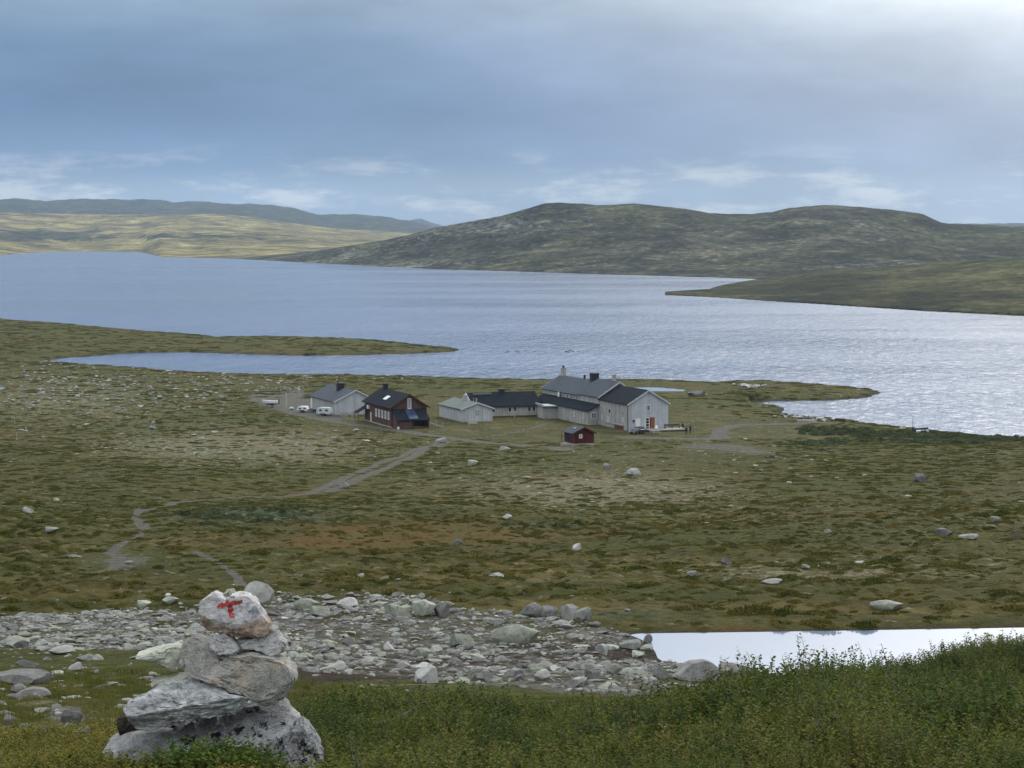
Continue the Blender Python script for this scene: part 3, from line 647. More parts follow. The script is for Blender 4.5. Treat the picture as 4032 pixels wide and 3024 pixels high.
def gable_house(name, label, loc, Wd, L, eave, apex, wall, roof, trim, oh=.4, rt=.14, barge=True, ridge=None, base=True, cat='building', back_barge=False, group=None):
    e = empty(name, loc, GRID); tag(e, label, cat, group); r = Wd / 2 if ridge is None else ridge
    MB().prism([(0, -1.0), (Wd, -1.0), (Wd, eave), (r, apex), (0, eave)], 0, L).build('wall', wall, e)
    sl = (apex - eave) / r; sr = (apex - eave) / (Wd - r); a = .01
    out = [(-oh, eave - sl * oh + a), (r, apex + a), (Wd + oh, eave - sr * oh + a), (Wd + oh, eave - sr * oh + a + rt), (r, apex + a + rt), (-oh, eave - sl * oh + a + rt)]
    ro = MB().prism(out, -oh, L + oh).build('roof', roof, e)
    if barge:
        for ys in ([-oh - .05] + ([L + oh + .003] if back_barge else [])):
            for (x0, z0, x1, z1) in ((-oh - .02, eave - sl * oh, r, apex), (Wd + oh + .02, eave - sr * oh, r, apex)):
                MB().prism([(x0, z0 - .12), (x1, z1 - .12), (x1, z1 + rt + .06), (x0, z0 + rt + .06)], ys, ys + .047).build('bargeboard', trim, ro)
        for x0 in (-.03, Wd - .12): MB().box(x0, x0 + .15, -.03, .10, -.2, eave - .05).build('corner_board', trim, e)
    if base: MB().box(-.04, Wd + .04, -.04, L + .04, -1.0, .18).build('foundation', 'concrete', e)
    return e, ro
def chimney(parent_roof, x, y, z0, z1, w=.8, d=.8, mat='chimney_pale', cap=None):
    c = MB().box(x - w / 2, x + w / 2, y - d / 2, y + d / 2, z0, z1).build('chimney', mat, parent_roof)
    if cap: pass
    m = MB().box(x - w / 2 - .08, x + w / 2 + .08, y - d / 2 - .08, y + d / 2 + .08, z1 + .003, z1 + .12); m.build('chimney_cap', mat, parent_roof); return c
# main house, front section
fx, fy = on_plane(2474, 1697, PADZ)
G, Gr = gable_house('main_house', 'tall grey boarded house with black roof, open orange door and terrace in front', (fx, fy, PADZ), 9.2, 16.0, 5.75, 8.5, 'boards_grey', 'roof_black', 'trim_grey', base=False, cat='house')
MB().box(-.012, .0, .1, 16.0, -.9, 5.6).build('side_wall', 'boards_weathered', G)
window(G, 'front', 4.6, 4.15, 1.05, 1.3, mull=2)
window(G, 'front', 2.2, .85, 1.15, 1.8, glass='white_shell', mull=0)
d_ = MB()
wd = window(G, 'front', 4.42, .1, .95, 2.65, bars=3, mull=0, fw=.13)
MB().box(4.95, 6.15, -.02, .03, .1, 2.75).build('doorway', 'dark_void', G)
od = MB().box(5.15, 6.05, -.09, -.04, .12, 2.68).build('door', 'door_orange', G); MB().box(5.24, 5.30, -.16, -.10, 1.1, 1.22).build('handle', 'metal', od)
MB().box(6.1, 6.32, -.08, .03, .1, 2.8).build('door_frame', 'cream_paint', G)
for y_, z_, w_, h_, gl in ((14.0, 4.1, 1.0, 1.15, 'pale_glass'), (1.3, 4.0, .9, 1.2, 'pale_glass'), (2.9, 3.95, .7, 1.15, 'pale_glass'), (14.6, 1.35, .9, .95, 'pale_glass'), (11.2, 1.2, 1.0, 1.0, 'pale_glass'), (3.0, 1.7, .8, 1.0, 'pale_glass')):
    window(G, 'left', y_, z_, w_, h_, glass=gl, frame='cream_paint' if z_ > 3 else 'white_paint')
window(G, 'left', 10.3, 3.0, 1.2, .95, frame='trim_grey', mull=0)
MB().box(-.10, -.02, 2.6, 7.4, -.1, .78).build('cellar_opening', 'red_brick', G); MB().box(-.25, -.02, 2.2, 12.5, .85, 1.15).build('ledge', 'concrete', G)
MB().tube((-.14, -.10, 0), (-.14, -.10, 5.5), .09).build('downpipe', 'chimney_dark', G)
MB().box(3.05, 3.25, -.16, -.02, 2.1, 2.4).build('wall_lamp', 'chimney_dark', G) if False else MB().box(1.0, 1.35, -.22, -.02, 1.9, 2.3).build('wall_lamp', 'chimney_dark', G)
# middle and rear sections
x2, y2, _ = local(G, -.12, 16.15); Fm, Fr = gable_house('rear_house', 'grey roofed middle section of the lodge with pale chimney, behind the black roof', (x2, y2, PADZ), 9.5, 11.6, 6.2, 9.25, 'boards_weathered', 'roof_slate', 'trim_grey', cat='house')
chimney(Fr, 5.0, 3.4, 8.0, 10.6, .75, .75)
for y_ in (1.5, 4.2, 7.0, 9.6): window(Fm, 'left', y_, 4.75, .9, .85, glass='pale_glass', frame='trim_grey')
x3, y3, _ = local(Fm, .15, 12.05); Fb, Fbr = gable_house('rear_house', 'rear section of the lodge with long slate grey roof, tall pale chimney and dark stack', (x3, y3, PADZ), 9.2, 23.0, 5.85, 8.65, 'boards_weathered', 'roof_slate', 'trim_grey', cat='house', back_barge=True)
chimney(Fbr, 4.6, 21.5, 8.2, 10.4, .95, .95); MB().tube((4.6, 21.5, 10.5), (4.6, 21.5, 11.1), .32, .22).build('chimney_pot', 'chimney_dark', Fbr)
chimney(Fbr, 4.9, 3.0, 8.0, 10.3, 1.7, 1.4, 'chimney_dark'); MB().tube((4.6, 8.2, 8.6), (4.6, 8.2, 9.7), .26).build('vent_pipe', 'chimney_dark', Fbr)
for y_ in (1.6, 4.4, 7.2, 10.0): window(Fb, 'left', y_, 4.55, .85, .8, glass='glass', frame='trim_grey', mull=0)
dish = MB(); rings = []
for k in range(5):
    a_ = k / 4 * .62; rings.append([(-.18 - .30 * (k / 4) ** 2, 11.6 + a_ * math.cos(2 * math.pi * i / 14), 5.1 + a_ * math.sin(2 * math.pi * i / 14)) for i in range(14)])
rings[0] = [(-.18, 11.6 + .02 * math.cos(2 * math.pi * i / 14), 5.1 + .02 * math.sin(2 * math.pi * i / 14)) for i in range(14)]
dish.loft(rings, True); dh = dish.build('satellite_dish', 'white_shell', Fb, 60); MB().tube((-.2, 11.6, 5.1), (.02, 11.6, 4.7), .04).build('bracket', 'metal', dh)
# lean-to with the black roof along the left side
LN = empty('lean_to', local(G, 0, 16.3), GRID); tag(LN, 'low lean-to with black roof along the left side of the lodge', 'building')
MB().prism([(-2.55, -.9), (-.05, -.9), (-.05, 4.45), (-2.55, 3.2)], 0, 34.0).build('wall', 'boards_weathered', LN)
lr = MB().prism([(-2.95, 3.01), (-.03, 4.47), (-.03, 4.62), (-2.95, 3.16)], -.35, 34.3).build('roof', 'roof_black', LN)
MB().prism([(-2.97, 2.9), (-.03, 4.37), (-.03, 4.66), (-2.97, 3.2)], -.41, -.355).build('bargeboard', 'chimney_dark', lr)
wf = MB(); 
def win_at(parent, face_y, u, z, w, h, **k):
    q = window(parent, 'front', u, z, w, h, **k); q.location.y = face_y; return q
win_at(LN, 0, -1.25, 1.35, 1.2, 1.4, mull=2)
for y_ in (3.0, 8.5): 
    q = window(LN, 'left', y_, 1.2, 1.0, 1.2, glass='pale_glass', mull=1); q.location.x = -2.55
# entrance block with pale canopy
ex, ey = on_plane(2138, 1648, PADZ); EN = empty('entrance_porch', (ex, ey, PADZ), GRID * .75); tag(EN, 'grey entrance porch with flat pale canopy and dark doorway', 'porch')
MB().box(0, 3.3, 0, 4.6, -.8, 2.75).build('wall', 'boards_weathered', EN)
MB().box(3.303, 4.1, .9, 1.0, -.3, 2.7).build('doorway', 'dark_void', EN); MB().box(4.103, 6.5, 1.1, 4.0, -.6, 2.72).build('side_wall', 'boards_weathered', EN)
dr_ = MB().box(4.55, 5.25, 1.02, 1.097, .1, 2.3).build('door', 'trim_brown', EN); MB().box(4.62, 4.68, .95, 1.017, 1.1, 1.2).build('handle', 'metal', dr_)
MB().prism([(-.4, 2.78), (.6, 2.76), (5.9, 2.76), (6.3, 2.80), (6.1, 2.98), (.2, 2.98), (-.5, 3.35), (-.62, 3.3)], -.8, 4.4).build('canopy', 'canopy_sheet', EN)
# long low wing
wx, wy = on_plane(2126, 1637, PADZ); WG = empty('long_wing', (wx, wy, PADZ), GRID); tag(WG, 'long low wing with black roof and paired windows between shed and porch', 'building')
Lw = 16.1; MB().prism([(0, -1.0), (9.0, -1.0), (9.0, 2.6), (4.5, 5.25), (0, 2.6)], -Lw, 0, ax='x').build('wall', 'boards_weathered', WG)
wr = MB().prism([(-.5, 2.32), (4.5, 5.26), (9.5, 2.32), (9.5, 2.48), (4.5, 5.42), (-.5, 2.48)], -Lw - .4, .4, ax='x').build('roof', 'roof_black', WG)
MB().prism([(-.1, 2.7), (4.5, 5.18), (9.1, 2.7)], -Lw - .05, -Lw - .01, ax='x').build('gable_panel', 'cream_paint', WG)
for a_, b_ in (((-.5, 2.30), (4.5, 5.24)), ((9.5, 2.30), (4.5, 5.24))):
    MB().prism([(a_[0], a_[1] - .2), (b_[0], b_[1] - .2), (b_[0], b_[1] + .22), (a_[0], a_[1] + .22)], -Lw - .46, -Lw - .405, ax='x').build('bargeboard', 'white_paint', wr)
for u_ in (-12.6, -11.4, -7.4, -6.2, -2.6, -1.5): window(WG, 'front', u_, 1.1, .85, 1.15, frame='cream_paint', mull=0)
chimney(wr, -7.9, 4.4, 4.6, 6.0, 1.3, 1.0, 'chimney_dark'); MB().box(-15.0, -10.5, 3.7, 4.3, 4.80, 5.30).build('ridge_hatch', 'roof_green', wr)
MB().box(.02, .6, .5, 1.2, -.4, 2.5).build('passage', 'dark_void', WG)
MB().box(-Lw, 0, -.10, -.003, -.5, .22).build('foundation', 'red_brick', WG)
# pale shed in front of it
cx_, cy_ = on_plane(1819, 1662, PADZ); SH, Sr = gable_house('shed', 'small pale grey shed with green-grey roof and one barred window', (cx_, cy_, PADZ), 7.2, 16.0, 2.9, 4.2, 'boards_grey', 'roof_green', 'trim_grey', cat='shed')
window(SH, 'front', 3.7, 1.25, 1.15, 1.4, mull=1, bars=1, frame='trim_grey', glass='pale_glass')
chimney(Sr, 3.6, 8.2, 3.7, 5.3, .8, .8); chimney(Sr, 4.6, 4.6, 3.6, 4.9, .3, .3, 'chimney_dark'); chimney(Sr, 5.0, 5.4, 3.5, 4.6, .7, .6)
# brown house with the porch
bx_, by_ = on_plane(1541, 1684, PADZ); BH, Br = gable_house('brown_house', 'dark brown boarded house with black roof, five white windows and lean-to porch', (bx_, by_, PADZ), 8.0, 20.5, 4.5, 7.1, 'boards_brown', 'roof_black', 'trim_brown', oh=.6, cat='house')
for y_ in (2.0, 4.3, 6.7, 9.1, 11.4): window(BH, 'left', y_, 1.55, 1.15, 1.75, glass='pale_glass', mull=0, fw=.2)
window(BH, 'front', 4.1, 3.95, .85, 2.35, glass='pale_glass', mull=0, fw=.16)
MB().box(-.5, -.02, 16.2, 17.2, 2.9, 3.7).build('wall_lamp', 'white_paint', BH)
MB().prism([(-2.6, 1.9), (-.02, 3.3), (-.02, 3.42), (-2.6, 2.02)], 17.3, 20.4).build('side_canopy', 'roof_black', BH)
MB().box(-2.5, -2.4, 17.4, 17.5, -.5, 1.93).build('post', 'trim_brown', BH); MB().box(-2.5, -2.4, 20.1, 20.2, -.5, 1.93).build('post', 'trim_brown', BH); MB().box(-.06, -.003, 15.0, 16.0, .1, 2.2).build('door', 'cream_paint', BH)
chimney(Br, 4.0, 17.6, 6.4, 8.3, .95, .95, 'chimney_dark')
sk = MB().prism([(1.2, 5.42), (2.3, 6.14), (2.3, 6.24), (1.2, 5.52)], 8.0, 10.4); sk.build('skylight', 'white_shell', Br)
MB().prism([(-4.1, 1.72), (-.02, 3.85), (-.02, 3.97), (-4.1, 1.84)], .1, 7.6, ax='x').build('porch_roof', 'roof_black', BH)
pr = BH.children[-1]
for i in range(2):
    for j in range(2): MB().prism([(-3.6 + i * 1.7, 2.11 + i * .887), (-2.0 + i * 1.7, 2.945 + i * .887), (-2.0 + i * 1.7, 2.985 + i * .887), (-3.6 + i * 1.7, 2.15 + i * .887)], 3.0 + j * 1.05, 4.0 + j * 1.05, ax='x').build('solar_panel', 'solar', pr)
MB().box(.4, 3.6, -3.7, -3.6, -.8, 1.7).build('porch_wall', 'boards_brown', BH)
MB().prism([(-3.7, -.8), (-.02, -.8), (-.02, 3.5), (-3.7, 1.7)], .25, .35, ax='x').build('porch_wall', 'boards_brown', BH); MB().prism([(-3.7, -.8), (-.02, -.8), (-.02, 3.5), (-3.7, 1.7)], 7.3, 7.4, ax='x').build('porch_wall', 'boards_brown', BH)
for x_ in (.45, 3.7, 7.2): MB().box(x_, x_ + .14, -3.85, -3.71, -.6, 1.75).build('post', 'trim_brown', BH)
MB().box(3.9, 7.2, -3.78, -3.7, -.4, .35).build('porch_parapet', 'boards_brown', BH)
MB().box(.1, .5, -4.3, -3.95, -.3, .5).build('porch_post', 'white_paint', BH)
sx_, sy_, sz_ = local(BH, 7.75, -3.0, 0); ST = empty('stair_ramp', (sx_, sy_, PADZ), GRID); tag(ST, 'pale wooden stair leaning against the right side of the brown porch', 'stair')
for k in range(2): MB().prism([(.0, 1.05), (.0, 1.3), (3.2, .15), (3.2, -.1)], k * 1.1, k * 1.1 + .1).build('stringer', 'post_wood', ST)
for k in range(6): MB().box(.25 + k * .5, .52 + k * .5, .11, 1.09, 1.0 - k * .18, 1.05 - k * .18).build('tread', 'post_wood', ST)
for k in range(3): MB().box(.1 + k * 1.4, .18 + k * 1.4, -.09, -.01, -.4, 2.1 - k * .5).build('post', 'post_wood', ST)
# grey barn on the left
ax_, ay_ = on_plane(1319, 1634, PADZ); AB, Ar = gable_house('barn', 'large light grey barn with slate roof and black chimney beside the brown house', (ax_, ay_, PADZ), 10.0, 22.0, 3.1, 5.6, 'boards_grey', 'roof_slate', 'trim_grey', cat='barn')
MB().box(-.015, 0, .1, 22, -.9, 2.95).build('side_wall', 'boards_weathered', AB); chimney(Ar, 4.0, 9.5, 4.8, 6.6, 1.7, 1.2, 'chimney_dark'); MB().tube((3.4, 9.5, 6.6), (3.4, 9.5, 7.4), .12).build('pipe', 'chimney_dark', Ar)
MB().box(-.09, -.016, 20.2, 21.6, .0, 2.4).build('door', 'white_paint', AB); MB().box(8.4, 10.3, -.9, -.05, 2.0, 2.2).build('side_canopy', 'canopy_sheet', AB)
# board fence under the barn gable
fz = on_plane(1340, 1641, PADZ); FE = empty('fence', (fz[0], fz[1], PADZ), GRID); tag(FE, 'low grey board fence in front of the barn gable', 'fence')
for k in range(13):
    if k in (6, 7, 8): continue
    MB().box(k * .33, k * .33 + .24, 0, .05, -.4, .95).build('board', 'deck_wood', FE)
for k in range(4): MB().box(k * 1.35, k * 1.35 + .18, .06, .2, -.5, 1.3).build('post', 'post_wood', FE)
for z_ in (.3, .8): MB().box(-.1, 4.4, .055, .1, z_, z_ + .1).build('rail', 'deck_wood', FE)
# red hut
hh = hit(2259, 1754, 300); RH, Rr = gable_house('red_hut', 'small dark red hut with grey roof and white window', (hh[0], hh[1], hh[2] + .12), 3.95, 4.6, 2.15, 3.1, 'boards_red', 'roof_slate', 'trim_brown', oh=.35, rt=.1, cat='hut')
window(RH, 'front', 1.35, 1.15, .62, .72, mull=0, bars=0, glass='pale_glass', fw=.14)
MB().box(-.03, -.001, 1.7, 3.9, .0, 1.95).build('open_front', 'dark_void', RH); MB().box(-.9, -.002, 1.2, 4.4, -.6, .06).build('step', 'deck_wood', RH); MB().box(-.75, -.67, 4.2, 4.28, -.3, 1.85).build('post', 'trim_brown', RH)
MB().box(1.0, 1.9, 2.0, 2.6, 2.62, 2.9).build('roof_patch', 'canopy_sheet', Rr)
# ------------------------------------------------------------------ terrace, table, car, people
TZ = PADZ + .42
tx, ty, _ = local(G, 3.2, -4.0); TE = empty('terrace', (tx, ty, PADZ), GRID); tag(TE, 'grey wooden terrace along the front of the tall grey house', 'terrace')
for k in range(9): MB().box(0, 9.2, k * .43, k * .43 + .40, .34, .42).build('plank', 'deck_wood', TE)
for k in range(5):
    for j in (0.1, 3.6): MB().box(.1 + k * 2.2, .25 + k * 2.2, j, j + .15, -.5, .335).build('post', 'deck_wood', TE)
MB().box(0, 9.2, -.05, -.004, .22, .43).build('edge_board', 'deck_wood', TE)
bx0, by0, _ = local(TE, 4.6, 2.4); BE = empty('long_bench', (bx0, by0, TZ), GRID); tag(BE, 'long dark bench on the terrace against the house wall', 'bench')
MB().box(0, 3.6, 0, .4, .40, .46).build('seat', 'trim_brown', BE); MB().box(0, 3.6, .42, .47, .55, .85).build('backrest', 'trim_brown', BE)
for x_ in (.1, 1.75, 3.4): MB().box(x_, x_ + .08, .05, .47, 0, .397).build('leg', 'trim_brown', BE)
def picnic(loc, rz, label):
    P = empty('picnic_table', loc, rz); tag(P, label, 'table')
    for k in range(4): MB().box(-.9, .9, -.38 + k * .19, -.20 + k * .19, .70, .74).build('tabletop_plank', 'deck_wood', P)
    for s in (-1, 1):
        MB().box(-.9, .9, s * .75 - .14, s * .75 + .14, .42, .46).build('seat', 'deck_wood', P)
        for x_ in (-.65, .65): MB().prism([(s * .85, 0), (s * .75, 0), (s * .25, .697), (s * .35, .697)], x_ - .04, x_ + .04, ax='x').build('leg', 'post_wood', P)
    for x_ in (-.65, .65): MB().box(x_ + .05, x_ + .10, -.85, .85, .34, .415).build('brace', 'deck_wood', P)
px_, py_ = on_plane(2580, 1711, PADZ); picnic((px_, py_, hgt(px_, py_)), GRID, 'wooden picnic table on the grass below the terrace')
sk_ = MB(); rings = []
for k in range(7):
    a_ = k / 6; r_ = .42 * math.sin(math.pi * (.12 + .80 * a_)) ** .6 * (1 - .25 * a_)
    rings.append([(r_ * (1 + .15 * math.sin(3 * i + k)) * math.cos(2 * math.pi * i / 12), r_ * (1 + .12 * math.cos(2 * i + k)) * math.sin(2 * math.pi * i / 12), a_ * .85) for i in range(12)])
sk_.loft(rings); so = sk_.build('bundle', 'white_shell', None, 70); qx, qy, _ = local(TE, 2.0, 1.0); so.location = (qx, qy, TZ); tag(so, 'plump white sack on the terrace below the orange door', 'bundle')  # pale rounded shape stands in for what looks like a seated person
def vehicle_wheel(parent, x, y, r=.32, w=.2):
    wh = MB().tube((x, y - w / 2, r), (x, y + w / 2, r), r, n=16).build('wheel', 'tyre', parent); MB().tube((x, y - w / 2 - .01, r), (x, y + w / 2 + .01, r), r * .58, n=12).build('rim', 'metal', wh)
def car(loc, rz, label):
    C = empty('parked_car', loc, rz); tag(C, label, 'car')
    # cross sections along the length (x): half width at sill, half width at waist, heights
    secs = [(-2.1, .70, .45, .62, .82), (-2.05, .80, .32, .78, .95), (-1.2, .86, .28, .84, 1.02), (.6, .87, .28, .86, 1.0), (1.5, .85, .28, .82, .90), (2.05, .76, .34, .72, .74), (2.15, .62, .45, .58, .66)]
    b = MB(); rings = [[(x, -w1, z0), (x, -w1 - .02, (z0 + z1) / 2), (x, -w2, z1 - .06), (x, -w2 + .08, z1), (x, w2 - .08, z1), (x, w2, z1 - .06), (x, w1 + .02, (z0 + z1) / 2), (x, w1, z0)] for x, w1, z0, w2, z1 in secs]
    b.loft(rings); bo = b.build('body', 'car_paint', C, 40)
    cab = MB(); cs = [(-1.95, .70, .97, .70, 1.0), (-1.45, .74, 1.0, .60, 1.44), (-.3, .76, 1.0, .62, 1.50), (.35, .76, .99, .60, 1.44), (1.05, .74, .95, .70, .98)]
    cab.loft([[(x, -w1, z0), (x, -w2, z1 - .05), (x, -w2 + .12, z1), (x, w2 - .12, z1), (x, w2, z1 - .05), (x, w1, z0)] for x, w1, z0, w2, z1 in cs]); cab.build('cabin', 'glass', C, 35)
    MB().box(-1.42, .32, -.60, .60, 1.44, 1.525).build('roof', 'car_paint', C)
    for s in (-1, 1):
        for x_ in (-1.3, 1.3): vehicle_wheel(C, x_, s * .76)
        MB().box(2.08, 2.16, s * .55 - .14, s * .55 + .14, .56, .68).build('headlight', 'white_shell', C); MB().box(-2.14, -2.06, s * .6 - .1, s * .6 + .1, .7, .86).build('tail_light', 'red_brick', C); MB().box(.55, .72, s * .93 - .06, s * .93 + .06, .96, 1.08).build('mirror', 'car_paint', C)
    return C
kx, ky = on_plane(2511, 1709, PADZ); car((kx, ky, hgt(kx, ky) - .02), math.radians(-128), 'dark blue-black car parked by the corner of the tall grey house')
def person(label, loc, rz, top, legs, pose='stand', h=1.76):
    s = h / 1.76
    if pose == 'stand':
        V = dict(pel=(0, 0, .95), bel=(0, .01, 1.12), che=(0, .0, 1.34), nec=(0, 0, 1.49), hd0=(0, -.01, 1.58), hd1=(0, -.02, 1.70), shl=(-.19, 0, 1.42), shr=(.19, 0, 1.42), ell=(-.26, .02, 1.14), elr=(.25, -.05, 1.14), wrl=(-.25, -.08, .90), wrr=(.16, -.22, 1.02),
                 hal=(-.24, -.12, .82), har=(.10, -.28, 1.06), hil=(-.10, 0, .90), hir=(.10, 0, .90), knl=(-.11, -.03, .50), knr=(.13, -.05, .50), anl=(-.11, .04, .09), anr=(.14, .0, .09), tol=(-.12, -.13, .04), tor=(.16, -.17, .04))
    else:
        V = dict(pel=(0, 0, .50), bel=(0, -.02, .68), che=(0, -.08, .90), nec=(0, -.11, 1.04), hd0=(0, -.13, 1.12), hd1=(0, -.15, 1.24), shl=(-.19, -.08, .97), shr=(.19, -.08, .97), ell=(-.24, -.14, .70), elr=(.24, -.14, .70), wrl=(-.16, -.36, .64), wrr=(.16, -.36, .64),
                 hal=(-.10, -.42, .62), har=(.10, -.42, .62), hil=(-.10, -.02, .48), hir=(.10, -.02, .48), knl=(-.12, -.44, .50), knr=(.12, -.44, .50), anl=(-.12, -.46, .09), anr=(.12, -.46, .09), tol=(-.12, -.64, .04), tor=(.12, -.64, .04))
    R = dict(pel=.15, bel=.15, che=.17, nec=.06, hd0=.09, hd1=.10, shl=.08, shr=.08, ell=.055, elr=.055, wrl=.04, wrr=.04, hal=.04, har=.04, hil=.10, hir=.10, knl=.07, knr=.07, anl=.05, anr=.05, tol=.045, tor=.045)
    E = [('pel', 'bel'), ('bel', 'che'), ('che', 'nec'), ('nec', 'hd0'), ('hd0', 'hd1'), ('che', 'shl'), ('shl', 'ell'), ('ell', 'wrl'), ('wrl', 'hal'), ('che', 'shr'), ('shr', 'elr'), ('elr', 'wrr'), ('wrr', 'har'), ('pel', 'hil'), ('hil', 'knl'), ('knl', 'anl'), ('anl', 'tol'), ('pel', 'hir'), ('hir', 'knr'), ('knr', 'anr'), ('anr', 'tor')]
    ks = list(V); me = bpy.data.meshes.new('person'); me.from_pydata([tuple(c * s for c in V[k]) for k in ks], [(ks.index(a), ks.index(b)) for a, b in E], [])
    o = bpy.data.objects.new('person', me); COL.objects.link(o); o.location = loc; o.rotation_euler = (0, 0, rz)
    sm = o.modifiers.new('skin', 'SKIN'); me.skin_vertices.new() if len(me.skin_vertices) == 0 else None
    for i, k in enumerate(ks): me.skin_vertices[0].data[i].radius = (R[k] * s, R[k] * s); me.skin_vertices[0].data[i].use_root = (k == 'pel')
    o.modifiers.new('sub', 'SUBSURF').levels = 1; o.modifiers['sub'].render_levels = 1
    me.materials.append(person_mat(top, legs, V['bel'][2] * s - .05, V['nec'][2] * s)); tag(o, label, 'person')
    hb = MB(); c = V['hd1']; rr = [[(c[0] * s + r_ * math.cos(a) * s, c[1] * s + .03 + r_ * math.sin(a) * s, (c[2] + dz) * s) for a in [2 * math.pi * i / 10 for i in range(10)]] for r_, dz in ((.105, -.02), (.115, .04), (.09, .10), (.03, .125))]
    hb.loft(rr); hb.build('hair', 'hair', o, 80)
    return o
def person_mat(top, legs, zb, zn):
    t = NT('clothed_body'); v = t.coord('Object'); sp = t.n('ShaderNodeSeparateXYZ'); t.put(sp.inputs[0], v)
    c = t.mix(t.rng(sp.outputs[2], zb - .01, zb + .01), legs, top); c = t.mix(t.rng(sp.outputs[2], zn + .02, zn + .04), c, (.40, .24, .17)); t.bsdf(c, .8); return t.m
for X_, Y_, lab, rz_, tp, lg, ps in ((2702, 1711, 'person in dark clothes standing on the grass, nearer the house of the two', .3, (.014, .015, .018), (.012, .012, .014), 'stand'), (2718, 1706, 'person in dark clothes standing on the grass, farther from the house of the two', -2.4, (.02, .022, .03), (.014, .014, .018), 'stand')):
    q = on_plane(X_, Y_, PADZ); person(lab, (q[0], q[1], hgt(*q)), rz_, tp, lg, ps)
qx, qy, _ = local(TE, 8.1, 1.2); ZB = empty('stool', (qx, qy, TZ), GRID); tag(ZB, 'small wooden stool at the right end of the terrace', 'stool'); MB().box(-.25, .25, -.2, .25, .38, .42).build('seat', 'deck_wood', ZB)
for a_ in (-.2, .16):
    for b_ in (-.16, .18): MB().box(a_, a_ + .05, b_, b_ + .05, 0, .377).build('leg', 'deck_wood', ZB)
person('person in black sitting at the right end of the terrace', (qx, qy, TZ), GRID + .4, (.012, .012, .014), (.012, .012, .016), 'sit')
# ------------------------------------------------------------------ yard on the left: boat, trailers, post
def drop(X, Y, z=None):
    h = hit(X, Y, 250); return (h[0], h[1], h[2])
def boat(name, loc, rz, label, L=3.9, mat='white_shell', z0=.55, trailer=True, cover=None):
    B_ = empty(name, loc, rz); tag(B_, label, 'boat'); rings = []; n = 9
    for k in range(9):
        t = k / 8; x = -L / 2 + L * t; w = .78 * (1 - max(0, (t - .45) / .55) ** 2.2) + .02; keel = z0 + .35 * max(0, (t - .6) / .4) ** 2; top = z0 + .62 + .22 * t ** 2
        rings.append([(x, -w, top), (x, -w * .92, keel + (top - keel) * .45), (x, -w * .55, keel + .08), (x, 0, keel), (x, w * .55, keel + .08), (x, w * .92, keel + (top - keel) * .45), (x, w, top), (x, w * .86, top - .02), (x, w * .5, keel + .25), (x, -w * .5, keel + .25), (x, -w * .86, top - .02)])
    MB().loft(rings).build('hull', mat, B_, 40)
    for t in (.3, .6): MB().box(-L / 2 + L * t - .14, -L / 2 + L * t + .14, -.68, .68, z0 + .42, z0 + .46).build('thwart', 'deck_wood', B_)
    m = MB().box(-L / 2 - .28, -L / 2 - .02, -.14, .14, z0 + .05, z0 + .95); m.build('outboard_motor', 'chimney_dark', B_)
    if trailer:
        MB().box(-L / 2 + .2, L / 2 + .6, -.05, .05, z0 - .14, z0 - .04).build('trailer_beam', 'metal', B_); MB().box(-.55, -.45, -.75, .75, .30, z0 - .06).build('axle', 'metal', B_); MB().box(1.4, 1.5, -.04, .04, .0, z0 - .1).build('prop_stand', 'metal', B_)
        for s in (-1, 1): vehicle_wheel(B_, -.5, s * .8, .29, .18); MB().box(-.9, .9, s * .5 - .04, s * .5 + .04, z0 - .10, z0 + .10).build('cradle', 'chimney_dark', B_)
    return B_
boat('boat', drop(1064, 1604), math.radians(186), 'white open motorboat on a trailer at the left edge of the yard').scale = (1, 1, 1.35)
def caravan(loc, rz, label, L, H, Wd, mat):
    C = empty('caravan', loc, rz); tag(C, label, 'caravan'); prof = []
    for x, z in ((-L / 2, .55), (-L / 2 - .05, .9), (-L / 2 + .05, H - .3), (-L / 2 + .35, H - .05), (-L / 2 + .7, H), (L / 2 - .6, H), (L / 2 - .2, H - .12), (L / 2 - .02, H - .55), (L / 2 + .06, .95), (L / 2 - .05, .5)): prof.append((x, z))
    MB().prism(prof, -Wd / 2, Wd / 2).build('body', mat, C, 40)
    for x_ in (-L / 5, L / 4): w = MB().box(x_ - .35, x_ + .35, -Wd / 2 - .03, -Wd / 2 - .002, H * .55, H * .8).build('window', 'trim_grey', C); MB().box(x_ - .30, x_ + .30, -Wd / 2 - .045, -Wd / 2 - .032, H * .55 + .05, H * .8 - .05).build('pane', 'glass', w)
    MB().box(-L / 2 + .1, -L / 2 + .55, -Wd / 2 - .02, -Wd / 2 - .002, .6, H * .82).build('door', 'trim_grey', C)
    for s in (-1, 1): vehicle_wheel(C, -.1, s * (Wd / 2 - .12), .3, .18)
    MB().prism([(-.6, .3), (.4, .3), (.5, .62), (-.7, .62)], -Wd / 2 - .04, -Wd / 2 - .003).build('wheel_arch', 'chimney_dark', C)
    MB().tube((L / 2, 0, .42), (L / 2 + 1.1, 0, .42), .06).build('drawbar', 'metal', C); MB().tube((L / 2 + .95, 0, .0), (L / 2 + .95, 0, .5), .05).build('jockey_wheel', 'metal', C)
    return C
q = drop(1194, 1624); caravan(q, math.radians(-14), 'low white caravan trailer in the yard, left of the pale green one', 2.5, 1.5, 1.6, 'white_shell')
q = drop(1278, 1637); caravan(q, math.radians(-16), 'pale green caravan parked at the corner of the grey barn', 3.3, 1.95, 1.8, 'pale_green_shell')
q = drop(1148, 1613); tt = MB(); rings = [[(.55 * (1 - k / 5) ** .6 * math.cos(a) * 1.15, .4 * (1 - k / 5) ** .6 * math.sin(a), .25 + k / 5 * .55) for a in [2 * math.pi * i / 12 for i in range(12)]] for k in range(5)]
